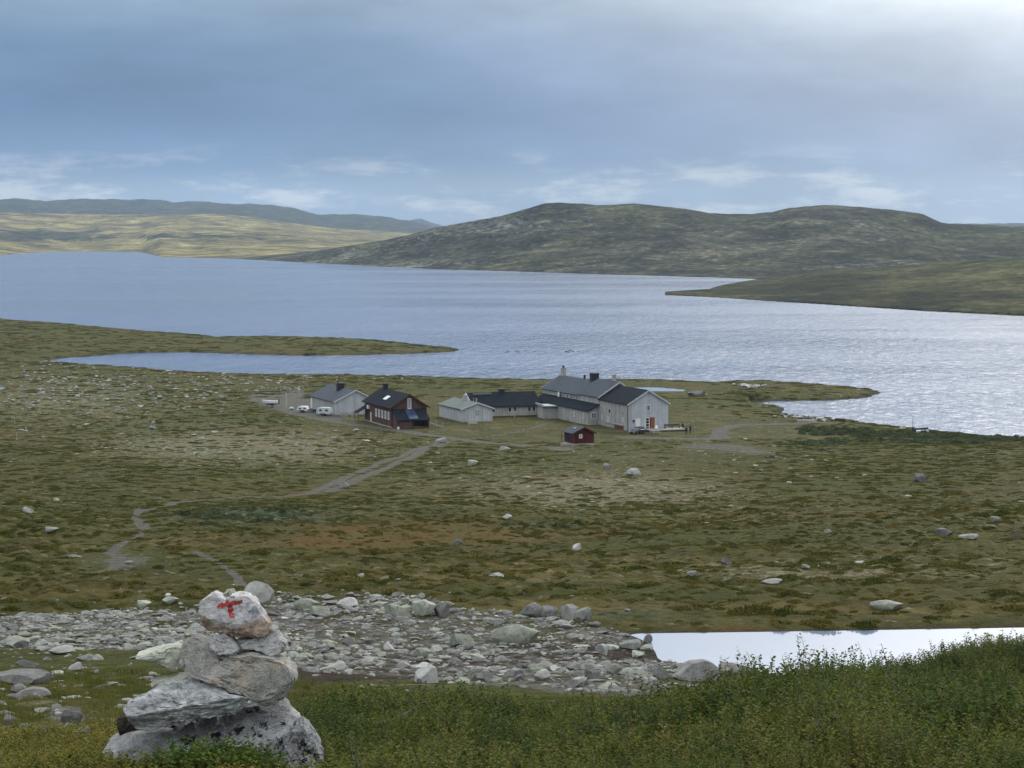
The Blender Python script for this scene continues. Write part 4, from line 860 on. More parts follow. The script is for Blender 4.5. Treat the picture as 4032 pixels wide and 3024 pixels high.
CT = empty('covered_trailer', q, .2); tag(CT, 'small trailer under a pale cover between the lamp post and the white caravan', 'trailer'); tt.loft(rings); tt.build('cover', 'trim_grey', CT, 60); MB().box(-.6, .6, -.4, .4, .14, .245).build('bed', 'chimney_dark', CT)
for s in (-1, 1): vehicle_wheel(CT, 0, s * .48, .2, .12)
q = drop(1127, 1607); LP = empty('lamp_post', q); tag(LP, 'pale wooden post standing in the gravel yard beside the boat', 'post'); MB().box(-.16, .16, -.12, .12, -.3, 2.6).build('shaft', 'post_wood', LP); MB().box(-.24, .24, -.2, .2, 2.603, 2.75).build('head', 'concrete', LP); MB().tube((0, 0, 2.75), (0, 0, 4.1), .09, .06).build('pipe', 'post_wood', LP)
q = drop(1232, 1622); tk = MB().box(-1.0, 1.0, -.5, .5, .25, .6); TR = empty('flat_trailer', q, -.2); tag(TR, 'dark flat trailer between the two caravans', 'trailer'); tk.build('bed', 'chimney_dark', TR); MB().tube((1.0, 0, .35), (1.9, 0, .35), .05).build('drawbar', 'metal', TR)
for s in (-1, 1): vehicle_wheel(TR, 0, s * .6, .3, .16)
q = drop(1862, 1676); bp = empty('bench', (q[0], q[1], q[2]), GRID); tag(bp, 'pale wooden bench on the grass in front of the small shed', 'bench'); MB().box(-1.1, 1.1, -.2, .22, .42, .48).build('seat', 'post_wood', bp); MB().box(-1.1, 1.1, .25, .30, .55, .95).build('backrest', 'post_wood', bp)
for x_ in (-.95, .85): MB().box(x_, x_ + .1, -.18, .30, -.1, .417).build('leg', 'post_wood', bp)
q = drop(2026, 1645); ps = empty('signpost', q, GRID); tag(ps, 'small wooden crossbar post in front of the long wing', 'post'); MB().box(-.06, .06, -.06, .06, -.3, 1.9).build('shaft', 'post_wood', ps); MB().box(-.7, .7, -.1, -.063, 1.1, 1.25).build('crossbar', 'post_wood', ps)
for X_, Y_, h_, tl, lab in ((66, 1733, 1.6, .05, 'thin weathered marker pole on the heath at the left edge, nearest of three'), (105, 1700, 1.3, -.25, 'leaning weathered marker pole on the heath at the left edge'), (1155, 1722, 1.5, .0, 'thin weathered pole on the lichen heath below the yard'), (57, 1672, 1.1, .1, 'short thin marker pole on the left heath, farthest of three')):
    q = drop(X_, Y_); mp_ = MB().tube((0, 0, -.3), (tl, 0, h_), .07, .05).build('marker_pole', 'post_wood'); mp_.location = q; tag(mp_, lab, 'pole')
# shore: boat, mast, timber
q = drop(3626, 1703); boat('boat', q, math.radians(8), 'boat under a dark blue cover pulled up on the shore', 3.2, 'blue_tarp', .25, False)
q = drop(3632, 1708); b2 = boat('boat', q, math.radians(-12), 'small white boat lying beside the blue covered boat', 2.6, 'white_shell', .08, False)
q = drop(3594, 1700); ms = MB().tube((0, 0, -.2), (0, 0, 3.0), .06, .04).build('mast_pole', 'chimney_dark'); ms.location = q; tag(ms, 'thin dark pole standing upright beside the boats on the shore', 'pole')
q = drop(3465, 1692)
for X_, Y_, L_, m_, lab in ((3178, 1660, 4.2, 'post_wood', 'pale squared timber lying by the shore in front of the stone heap'), (3308, 1659, 2.4, 'trim_brown', 'brown timber stack at the water edge right of the stone heap')):
    q = drop(X_, Y_); tb = MB().box(-L_ / 2, L_ / 2, -.3, .3, -.1, .42 if m_ == 'post_wood' else .65).build('timber', m_); tb.location = q; tb.rotation_euler = (0, 0, -.12); tag(tb, lab, 'timber')
# ------------------------------------------------------------------ stones
def rock_mesh(name, seed, mat, sub=3, cuts=9, squash=(1, 1, .7), rough=.03):
    r = random.Random(seed); bm = bmesh.new(); bmesh.ops.create_icosphere(bm, subdivisions=sub, radius=1.0)
    planes = [(Vector((r.gauss(0, 1), r.gauss(0, 1), r.gauss(0, 1))).normalized(), r.uniform(.44, .80)) for _ in range(cuts)]
    ph = [r.uniform(0, 6) for _ in range(9)]
    for v in bm.verts:
        p = v.co.copy()
        for nrm, d in planes:
            k = p.dot(nrm)
            if k > d: p -= nrm * (k - d)
        n = rough * (math.sin(4.1 * p.x + ph[0]) * math.sin(3.7 * p.y + ph[1]) + .6 * math.sin(8.3 * p.z + ph[2] + 2 * p.x) * math.sin(7.1 * p.x + ph[3]))
        p *= 1 + n; v.co = Vector((p.x * squash[0], p.y * squash[1], p.z * squash[2]))
    me = bpy.data.meshes.new(name); bm.to_mesh(me); bm.free()
    me.polygons.foreach_set('use_smooth', np.full(len(me.polygons), True)); me.set_sharp_from_angle(angle=math.radians(16)); me.materials.append(M[mat]); return me
RM = {}
for k, mat in enumerate(('rock_grey', 'rock_green', 'rock_mauve', 'rock_pale')):
    RM[mat] = [rock_mesh('stone_' + mat, 100 + 17 * k + j, mat, 3, 11 + j % 4, (1, .85, .55 + .09 * (j % 4))) for j in range(5)]
RLOW = {mat: [rock_mesh('pebble_' + mat, 300 + 13 * k + j, mat, 2, 9, (1, .85, .5 + .1 * j)) for j in range(3)] for k, mat in enumerate(('rock_grey', 'rock_green', 'rock_mauve', 'rock_pale'))}
def stone(name, me, x, y, sx, sy, sz, rz, sink=.3, tilt=0.0):
    o = bpy.data.objects.new(name, me); COL.objects.link(o); zz = max(v.co.z for v in me.vertices) * sz
    o.location = (x, y, hgt(x, y) + zz * (1 - 2 * sink)); o.scale = (sx, sy, sz); o.rotation_euler = (tilt, tilt * .6, rz); return o
# boulders one can point at: picture x, base y, width px, height px, material, words
BOULD = [
 (1030, 2376, 96, 92, 'rock_pale', 'pale green block of stone standing behind the right side of the cairn top'),
 (2102, 2431, 78, 58, 'rock_grey', 'grey boulder at the left of the row on the rock field crest'),
 (2172, 2435, 58, 48, 'rock_mauve', 'round grey boulder second in the row on the rock field crest'),
 (2240, 2440, 84, 60, 'rock_grey', 'long grey boulder third in the row on the rock field crest'),
 (2300, 2444, 56, 56, 'rock_grey', 'grey boulder at the right end of the row on the rock field crest'),
 (2048, 2536, 172, 84, 'rock_green', 'large greenish slab in the right half of the rock field'),
 (1812, 2552, 110, 56, 'rock_green', 'flat pale green slab left of the largest slab in the rock field'),
 (1560, 2436, 112, 62, 'rock_green', 'lichen green boulder near the top edge of the rock field'),
 (1668, 2424, 104, 60, 'rock_green', 'broad greenish boulder right of the lichen green one near the top edge'),
 (1735, 2428, 70, 52, 'rock_mauve', 'grey boulder at the upper right of the greenish boulders'),
 (1215, 2398, 84, 46, 'rock_green', 'pale rounded stone right of the cairn top in the rock field'),
 (1250, 2430, 96, 46, 'rock_green', 'broad flat pale stone right of the cairn in the rock field'),
 (1372, 2400, 74, 46, 'rock_pale', 'white topped stone near the top edge of the rock field'),
 (1664, 2590, 66, 40, 'rock_green', 'pale angular stone in the brown peat of the rock field'),
 (1678, 2690, 92, 66, 'rock_pale', 'white boulder at the edge of the green shrubs in the middle'),
 (1862, 2680, 62, 46, 'rock_grey', 'grey boulder at the shrub edge right of the white one'),
 (1912, 2682, 76, 42, 'rock_mauve', 'mauve grey boulder at the shrub edge beside the grey one'),
 (2140, 2680, 60, 46, 'rock_pale', 'pale stone half hidden in the shrub edge'),
 (2330, 2680, 76, 46, 'rock_grey', 'rounded stone at the shrub edge near the tarn'),
 (2412, 2660, 74, 44, 'rock_green', 'pale green stone at the shrub edge near the tarn'),
 (2735, 2682, 200, 78, 'rock_mauve', 'big low boulder at the near edge of the tarn'),
 (2585, 2672, 96, 52, 'rock_mauve', 'grey boulder left of the big low boulder at the tarn'),
 (2915, 2676, 136, 64, 'rock_mauve', 'brownish boulder right of the big low boulder at the tarn'),
 (2368, 2575, 70, 40, 'rock_grey', 'grey stone on the dark peat at the tip of the tarn'),
 (2492, 2560, 72, 42, 'rock_grey', 'pale stone on the peat spit beside the tarn'),
 (2550, 2532, 40, 34, 'rock_mauve', 'small squared stone at the tip of the peat spit'),
 (54, 2548, 116, 44, 'rock_green', 'flat pale green slab at the left edge of the rock field'),
 (246, 2576, 86, 34, 'rock_pale', 'white pointed stone on the grass below the rock field, left'),
 (300, 2640, 56, 34, 'rock_pale', 'small white wedge of stone on the grass left of the cairn'),
 (95, 2690, 200, 58, 'rock_grey', 'broad domed rock at the left edge of the picture'),
 (110, 2752, 170, 40, 'rock_mauve', 'long flat stone above the bare patch on the left'),
 (75, 2730, 64, 38, 'rock_grey', 'round grey stone behind the long flat stone on the left'),
 (285, 2852, 84, 52, 'rock_mauve', 'pinkish stone on the bare patch left of the cairn'),
 (262, 2880, 60, 30, 'rock_pale', 'small pale stone on the bare patch, below the pinkish stone'),
 (320, 2905, 66, 44, 'rock_mauve', 'brownish stone at the lower right of the bare patch'),
 (105, 2892, 72, 50, 'rock_green', 'pale greenish stone in the moss at lower left'),
 (170, 2900, 76, 44, 'rock_mauve', 'tan stone beside the greenish stone at lower left'),
 (45, 2855, 60, 38, 'rock_mauve', 'small brownish stone near the left edge above the moss'),
 (560, 2392, 66, 30, 'rock_green', 'pale lichen stone just above the rock field on the left'),
 (660, 2380, 80, 26, 'rock_green', 'long pale flat stone just above the rock field left of the cairn'),
 (1351, 1922, 62, 32, 'rock_grey', 'pyramid shaped grey boulder below the gravel track'),
 (2498, 1876, 64, 40, 'rock_grey', 'grey boulder on the heath right below the red hut'),
 (2394, 1846, 36, 26, 'rock_mauve', 'small dark grey boulder below the red hut'),
 (1860, 1834, 54, 26, 'rock_green', 'pale green boulder on the heath between track and red hut'),
 (2271, 2169, 40, 34, 'rock_pale', 'white pointed stone standing in the reddish marsh'),
 (1797, 2144, 52, 24, 'rock_mauve', 'low grey stone in the middle of the reddish marsh'),
 (1994, 2046, 52, 24, 'rock_pale', 'pale stone at the upper edge of the reddish marsh'),
 (3634, 1899, 58, 40, 'rock_mauve', 'steep grey boulder alone on the green slope at right'),
 (3720, 2113, 80, 40, 'rock_mauve', 'large rounded boulder on the right slope'),
 (3825, 2124, 76, 26, 'rock_grey', 'long low boulder right of the large rounded one'),
 (3505, 2402, 108, 38, 'rock_green', 'greenish pointed boulder in the tussocks above the tarn'),
 (2862, 2224, 52, 34, 'rock_mauve', 'grey boulder at the near rim of the wet meadow'),
 (3050, 2302, 70, 24, 'rock_pale', 'flat white stone in the tussocks at right'),
 (3922, 2055, 52, 22, 'rock_green', 'pale green stone near the right edge on the slope'),
 (2728, 2274, 42, 28, 'rock_grey', 'small grey boulder left of the flat white stone'),
 (3260, 2100, 44, 18, 'rock_grey', 'flat pale stone at the upper rim of the wet meadow'),
 (1960, 2275, 60, 22, 'rock_grey', 'low stone in the yellow tussocks above the rock field'),
 (3172, 2240, 46, 20, 'rock_grey', 'small rounded stone above the flat white stone at right'),
 (3556, 1690, 26, 18, 'rock_pale', 'small white stone on the grass near the shore'),
 (1740, 1744, 40, 24, 'rock_grey', 'pale stone at the bend where the track reaches the houses'),
 (1985, 1772, 66, 18, 'rock_grey', 'flat pale stones beside the path left of the red hut'),
 (3096, 1608, 26, 14, 'rock_mauve', 'dark stone on the point beside the small bay'),
 (105, 2020, 60, 30, 'rock_grey', 'grey stone on the green slope near the left edge'),
 (195, 2100, 76, 24, 'rock_green', 'pale flat stone on the green slope at left'),
 (2742, 1560, 90, 26, 'rock_mauve', 'dark rock on the grass behind the tall house'),
]
STONE_AT = []
for i, (X_, Y_, w, h, mat, words) in enumerate(BOULD):
    hp = hit(X_, Y_)
    if hp is None: continue
    if Y_ < 2300: w, h = w * .85, h * .85
    d = hp[1]; sw = w / F * d / 2; r = random.Random(i); sy = sw * r.uniform(.7, .9); me = RM[mat][i % 5]
    ext = max(v.co.x for v in me.vertices); zt = max(v.co.z for v in me.vertices); hh_ = h / F * d
    o = stone('boulder', me, hp[0], hp[1] + sy * .6, sw / ext * 1.04, sy / ext, hh_ / zt / 1.55, r.uniform(-.35, .35), .225)
    tag(o, words, 'boulder'); STONE_AT.append((hp[0], hp[1] + sy * .6, max(sw, sy)))
def far_from(x, y, k=.8):
    for a, b, r in STONE_AT:
        if (a - x) ** 2 + (b - y) ** 2 < (r * k) ** 2: return False
    return True
SCAT = {}                                     # stuff: list of (x, y, z, sx, sy, sz, rx, rz, variant)
def put(kind, x, y, z, s, rz, var, rx=0.0): SCAT.setdefault(kind, []).append((x, y, z, s[0], s[1], s[2], rx, rz, var))
MATS = ('rock_grey', 'rock_green', 'rock_mauve', 'rock_pale')
# the rock field
def rock_field():
    N = 170000; y = RNG.uniform(38, 100, N); x = y * RNG.uniform(-.27, .12, N); z = height(x, y); X, Y = project(x, y, z)
    sd = poly_sd(X, Y, ROCKF); ns = fbm(x, y, 6, 2, 5); tsd = poly_sd(x, y, TARN)
    peat = poly_sd(X, Y, [(1150, 2590), (1500, 2580), (2000, 2570), (2300, 2560), (2400, 2490), (2480, 2495), (2590, 2560), (2600, 2600), (2300, 2615), (1900, 2640), (1400, 2690), (1180, 2690)])
    dens = np.clip(.62 + ns * .45, .15, 1) * (sd > 0) * np.where(peat > 0, .34, 1.0) + .02 * (sd > -90); dens = np.where(tsd > -.1, 0, dens)
    dens = dens * (1 - .75 * sstep(2600, 2690, Y))
    dens = np.maximum(dens, .45 * (np.abs(tsd + 1.2) < 1.0) * (Y > 2590))
    keep = RNG.random(N) < dens * .22; idx = np.nonzero(keep)[0]; out = []
    for i in idx:
        s = min(.056 * (1 - RNG.random()) ** -.52, .30)
        out.append((s, float(x[i]), float(y[i]), float(z[i]), float(X[i]), float(Y[i])))
    out.sort(key=lambda a: -a[0] / a[2]); taken = 0; near = []
    for s, x_, y_, z_, X_, Y_ in out:
        if not far_from(x_, y_, .95): continue
        mat = MATS[int(RNG.choice(4, p=(.36, .32, .26, .06)))]; sz = s * RNG.uniform(.38, .80); sy = s * RNG.uniform(.6, 1.0)
        inview = 0 < X_ < 4032
        if taken < 230 and inview:
            if any((a - x_) ** 2 + (b - y_) ** 2 < (r + s) ** 2 * .55 for a, b, r in near): continue
            near.append((x_, y_, s)); me = RM[mat][taken % 5]
            o = stone('field_stone', me, x_, y_, s, sy, sz, RNG.uniform(0, 6.28), .32, RNG.uniform(-.2, .2)); cw = {'rock_grey': 'grey', 'rock_green': 'pale greenish', 'rock_mauve': 'dark grey', 'rock_pale': 'whitish'}[mat]; sw_ = 'large' if s > .22 else ('middling' if s > .16 else 'small')
            rg = 'far left' if X_ < 380 else ('left of cairn' if X_ < 780 else ('just behind cairn' if X_ < 1150 else ('right of cairn' if X_ < 1450 else ('middle' if X_ < 1800 else ('right of middle' if X_ < 2100 else ('right end' if X_ < 2450 else 'beside tarn'))))))
            up_ = 'top edge' if Y_ < 2420 else ('upper part' if Y_ < 2480 else ('lower part' if Y_ < 2580 else 'bottom edge'))
            tag(o, '%s %s stone in the rock field, %s, %s' % (sw_, cw, rg, up_), 'stone', 'stones of the rock field behind the cairn'); taken += 1
        else: put('rock_field_stones', x_, y_, z_ + sz * .12, (s, sy, sz), RNG.uniform(0, 6.28), MATS.index(mat) * 3 + int(RNG.integers(3)), RNG.uniform(-.2, .2))
rock_field()
def plop(X_, Y_):
    q = on_plane(X_, Y_, 2.2); return q[0], q[1], hgt(*q)
# stones strewn over the heath
def heath_stones():
    N = 42000; y = np.sqrt(RNG.uniform(95 ** 2, 760 ** 2, N)); x = y * RNG.uniform(-.25, .25, N); z = height(x, y); X, Y = project(x, y, z); ns = fbm(x, y, 22, 2, 9)
    dens = .035 + .9 * blob(X, Y, 300, 1540, 600, 75) + .45 * blob(X, Y, 1000, 1760, 480, 60) + .35 * blob(X, Y, 1100, 1500, 600, 25) + .12 * blob(X, Y, 2500, 1890, 700, 80) + .16 * blob(X, Y, 3300, 2260, 600, 60) + .10 * blob(X, Y, 2900, 1790, 500, 40) + .5 * blob(X, Y, 550, 2200, 160, 60) + .16 * blob(X, Y, 250, 1370, 500, 40)
    dens = dens - .2 * blob(X, Y, 1800, 2110, 600, 50) - .2 * blob(X, Y, 2200, 1680, 350, 40); dens = np.clip(dens * (1 + ns * .9), 0, 1)
    for W_, wd in PATHS_W: dens = np.where(line_dist(x, y, W_) < wd * 1.3, 0, dens)
    shore = np.zeros(N); dens = np.where(z < .25, 0, dens); dens = np.where((z < 1.0) & (y > 420), np.maximum(dens, .5), dens)
    HB = [(1215, 1700, 1500, 1665), (1700, 2660, 1480, 1720), (1000, 1330, 1560, 1640)]
    for a, b, c, d in HB: dens = np.where((X > a) & (X < b) & (Y > c) & (Y < d), 0, dens)
    idx = np.nonzero(RNG.random(N) < dens * .32)[0]; big = []
    for i in idx:
        yy = y[i]; s = min((.085 + .00046 * yy) * (1 - RNG.random()) ** -.5, 1.0 if yy > 420 else .5)
        if z[i] < 1.0 and yy > 420: s = min(s, .6)
        big.append((s / yy, i, s))
    big.sort(reverse=True); taken = {}
    for _, i, s in big:
        if not far_from(x[i], y[i], 1.2): continue
        left = X[i] < 1000; low = Y[i] > 1600
        key = ('grey stone on the stony heath left of the boat', 'stones on the heath left of the boat') if (left and not low) else (('pale stone in the lichen left of the track', 'stones on the slope left of the track') if X[i] < 1300 and low else (('pale stone on the open heath right of the track', 'stones on the heath right of the track') if low else None))
        mat = MATS[int(RNG.choice(4, p=(.42, .42, .13, .03)))]; sy = s * RNG.uniform(.7, 1.1); sz = s * RNG.uniform(.28, .62)
        if key and taken.get(key, 0) < (70 if left and not low else 55) and -50 < X[i] < 4080 and s / y[i] * F > 6:
            taken[key] = taken.get(key, 0) + 1; o = stone('heath_stone', RM[mat][int(RNG.integers(5))], float(x[i]), float(y[i]), s, sy, sz, RNG.uniform(0, 6.28), .22); cw = {'rock_grey': 'grey', 'rock_green': 'pale greenish', 'rock_mauve': 'dark grey', 'rock_pale': 'whitish'}[mat]
            far_ = 'near the far shore' if Y[i] < 1520 else ('beside the houses' if Y[i] < 1700 else ('below the houses' if Y[i] < 1900 else ('halfway down' if Y[i] < 2150 else 'low on the slope')))
            tag(o, cw + key[0][key[0].index(' '):] + ', ' + far_, 'stone', key[1])
        else: put('heath_stones', x[i], y[i], z[i] + sz * .2, (s, sy, sz), RNG.uniform(0, 6.28), MATS.index(mat) * 3 + int(RNG.integers(3)))
    for _ in range(60):                                  # stone heap at the landing and on the point
        X_, Y_ = RNG.normal(3190, 55), RNG.normal(1645, 5); h = plop(X_, Y_)
        if h: s = RNG.uniform(.3, .9); put('heath_stones', h[0], h[1], h[2] + s * .3, (s, s * .8, s * .8), RNG.uniform(0, 6), int(RNG.choice([0, 1, 9, 10, 11])))
    for _ in range(46):
        X_, Y_ = RNG.normal(2960, 30), RNG.normal(1522, 3); h = plop(X_, Y_)
        if h: s = RNG.uniform(.3, .9); put('heath_stones', h[0], h[1], h[2] + s * .3, (s * 1.3, s * .8, s * .7), RNG.uniform(0, 6), int(RNG.choice([9, 10, 11, 6])))
    for _ in range(70):
        X_, Y_ = RNG.normal(1115, 50), RNG.normal(1536, 5); h = plop(X_, Y_)
        if h: s = RNG.uniform(.2, .55); put('heath_stones', h[0], h[1], h[2] + s * .25, (s, s * .8, s * .7), RNG.uniform(0, 6), int(RNG.choice([9, 3, 4, 0, 1])))
    for X_ in list(RNG.uniform(1990, 2310, 22)):
        q = on_plane(X_, 1384 + RNG.normal(0, 1.5)); s = RNG.uniform(.4, 1.0); put('heath_stones', q[0], q[1], .05, (s, s, s * .6), RNG.uniform(0, 6), int(RNG.choice([0, 6, 7])))
heath_stones()
# two far cairns
for X_, Y_, w, lab in ((610, 1588, [.95, .72, .5], 'small stone cairn among pale rocks on the left heath, the farther one'), (603, 1690, [1.25, .85, .6], 'squat stone cairn alone on the left heath, the nearer one')):
    h = hit(X_, Y_, 200); K = empty('cairn', h); tag(K, lab, 'cairn'); zc = -.15
    for j, s in enumerate(w):
        me = RM['rock_grey' if j < 2 else 'rock_pale'][(j * 2 + 1) % 5]; zt = max(v.co.z for v in me.vertices); o = bpy.data.objects.new('stone', me); COL.objects.link(o); o.parent = K; o.scale = (s, s * .8, s * .9); zc += zt * s * .9; o.location = (random.uniform(-.1, .1), 0, zc); zc += zt * s * .9 * .72; o.rotation_euler = (0, .1 * (-1) ** j, j * 1.3)
# ------------------------------------------------------------------ the cairn with the red cross
def cairn_mats():
    t = NT('cairn_pale'); v = t.coord('Object'); f = t.noise(v, 28, 6, .72); n = t.noise(v, 8, 6, .65, .5); s = t.noise(v, 95, 3)
    c = t.ramp(t.math('ADD', t.math('MULTIPLY', n, .35), t.math('ADD', t.math('MULTIPLY', f, .4), t.math('MULTIPLY', s, .25))), [(.36, (.20, .20, .19)), (.46, (.42, .415, .395)), (.56, (.58, .575, .56)), (.68, (.72, .72, .71))]); c = t.mix(t.rng(t.noise(v, 16, 5, .75), .62, .66), c, (.10, .10, .10))
    t.bsdf(c, .88, .2, t.bump(t.math('ADD', t.math('MULTIPLY', f, .6), t.math('MULTIPLY', s, .4)), 1.0, .035)); M['cairn_pale'] = t.m
    t = NT('cairn_stone'); v = t.coord('Object'); n = t.noise(v, 5, 7, .65, .5); f = t.noise(v, 24, 6, .7); s = t.noise(v, 90, 3); bd = t.noise(t.coord('Object', (3, 3, 16)), 1.6, 5, .6, .6)
    w = t.math('ADD', t.math('MULTIPLY', n, .4), t.math('ADD', t.math('MULTIPLY', f, .35), t.math('MULTIPLY', s, .25)))
    base = t.ramp(w, [(.36, (.14, .135, .12)), (.46, (.31, .30, .272)), (.56, (.46, .448, .415)), (.68, (.64, .632, .605))])
    c = t.mix(t.math('MULTIPLY', t.rng(t.noise(v, 3.1, 4), .52, .66), .7), base, t.ramp(f, [(.35, (.30, .235, .18)), (.65, (.58, .48, .38))]))
    c = t.mix(t.math('MULTIPLY', t.rng(t.noise(v, 9, 6, .7), .55, .63), .55), c, (.40, .43, .36))
    c = t.mix(t.rng(t.noise(v, 15, 6, .75), .615, .655), c, (.028, .028, .032))
    t.bsdf(c, .88, .2, t.bump(t.math('ADD', t.math('MULTIPLY', f, .6), t.math('MULTIPLY', s, .4)), 1.0, .035)); M['cairn_stone'] = t.m
    t = NT('slab_stone'); v = t.coord('Object'); f = t.noise(v, 26, 6, .7); bd = t.noise(t.coord('Object', (3.2, 3.2, 15)), 2.0, 6, .62, .8); s = t.noise(v, 95, 3)
    c = t.ramp(t.math('ADD', t.math('MULTIPLY', bd, .6), t.math('MULTIPLY', f, .4)), [(.36, (.10, .106, .102)), (.44, (.26, .268, .262)), (.53, (.45, .46, .46)), (.62, (.76, .77, .79))])
    c = t.mix(t.math('MULTIPLY', t.rng(t.noise(v, 8, 5, .7), .58, .65), .6), c, (.62, .63, .66)); c = t.mix(t.rng(t.noise(v, 17, 5, .75), .64, .67), c, (.04, .04, .045))
    t.bsdf(c, .85, .25, t.bump(t.math('ADD', t.math('MULTIPLY', bd, .6), t.math('MULTIPLY', f, .4)), 1.0, .05)); M['slab_stone'] = t.m
    t = NT('base_stone'); v = t.coord('Object'); f = t.noise(v, 20, 6, .72); n = t.noise(v, 4, 6, .65, .6); s = t.noise(v, 85, 3)
    w = t.math('ADD', t.math('MULTIPLY', n, .4), t.math('ADD', t.math('MULTIPLY', f, .38), t.math('MULTIPLY', s, .22)))
    c = t.ramp(w, [(.36, (.11, .11, .11)), (.46, (.27, .272, .272)), (.56, (.44, .445, .445)), (.68, (.64, .65, .64))]); c = t.mix(t.rng(t.noise(v, 7, 6, .7), .53, .62), c, t.ramp(f, [(.3, (.28, .32, .26)), (.7, (.50, .53, .46))]))
    sp = t.n('ShaderNodeSeparateXYZ'); t.put(sp.inputs[0], v)
    dk = t.math('MULTIPLY', t.rng(t.noise(v, 13, 6, .78), .52, .56), t.rng(t.noise(v, 2.6, 2), .44, .54)); c = t.mix(dk, c, (.022, .022, .028))
    t.bsdf(c, .9, .2, t.bump(t.math('ADD', t.math('MULTIPLY', f, .6), t.math('MULTIPLY', s, .4)), 1.0, .04)); M['base_stone'] = t.m
    t = NT('cross_stone'); v = t.coord('Object'); f = t.noise(v, 26, 6, .7); n = t.noise(v, 7, 6, .65, .6); s = t.noise(v, 100, 3); sp = t.n('ShaderNodeSeparateXYZ'); t.put(sp.inputs[0], v)
    wh = t.ramp(t.math('ADD', t.math('MULTIPLY', n, .5), t.math('MULTIPLY', f, .5)), [(.32, (.34, .305, .29)), (.45, (.56, .53, .52)), (.60, (.74, .725, .725))])
    wh = t.mix(t.math('MULTIPLY', t.rng(t.noise(v, 11, 6, .7), .52, .62), .7), wh, (.25, .26, .31))
    og = t.ramp(f, [(.33, (.20, .145, .11)), (.46, (.40, .29, .215)), (.58, (.55, .44, .35)), (.70, (.66, .60, .54))])
    lim = t.math('ADD', sp.outputs[2], t.math('ADD', t.math('MULTIPLY', t.math('SUBTRACT', n, .5), .16), t.math('MULTIPLY', t.math('ABSOLUTE', sp.outputs[0]), -.28)))
    c = t.mix(t.rng(lim, -.060, -.040), og, wh)
    t.bsdf(c, .85, .25, t.bump(t.math('ADD', t.math('MULTIPLY', n, .6), t.math('MULTIPLY', f, .5)), 1.0, .05)); M['cross_stone'] = t.m
    t = NT('red_paint'); v = t.coord('Object'); n = t.noise(v, 40, 5, .7); c = t.ramp(n, [(.35, (.22, .022, .018)), (.55, (.36, .045, .035)), (.70, (.50, .16, .12))]); t.bsdf(c, .6, .3); M['red_paint'] = t.m
    simple('gap_shade_stone', (.045, .038, .032), .95, .05, .5, 12, .6)  # near-black stone colour paints the shade in the gap under the slab
    rock_mat('support_stone', [(.30, (.16, .16, .13)), (.48, (.34, .35, .29)), (.68, (.50, .51, .44))], (.46, .52, .36), .8, 5)
cairn_mats()
CD = 11.5
CX, CY = 400 + 1000 / 2.143, 2250 + 1500 / 2.143
def cpt(zx, zy, d=CD):
    X, Y = 400 + zx / 2.143, 2250 + zy / 2.143; rx, ry, rz = ray(X, Y); k = d / ry; return rx * k, d, EYE + rz * k
o0 = cpt(1000, 1500); CA = empty('cairn', (o0[0], CD, hgt(o0[0], CD)))
tag(CA, 'waymark cairn of stacked stones with a red painted cross, in the foreground', 'cairn')
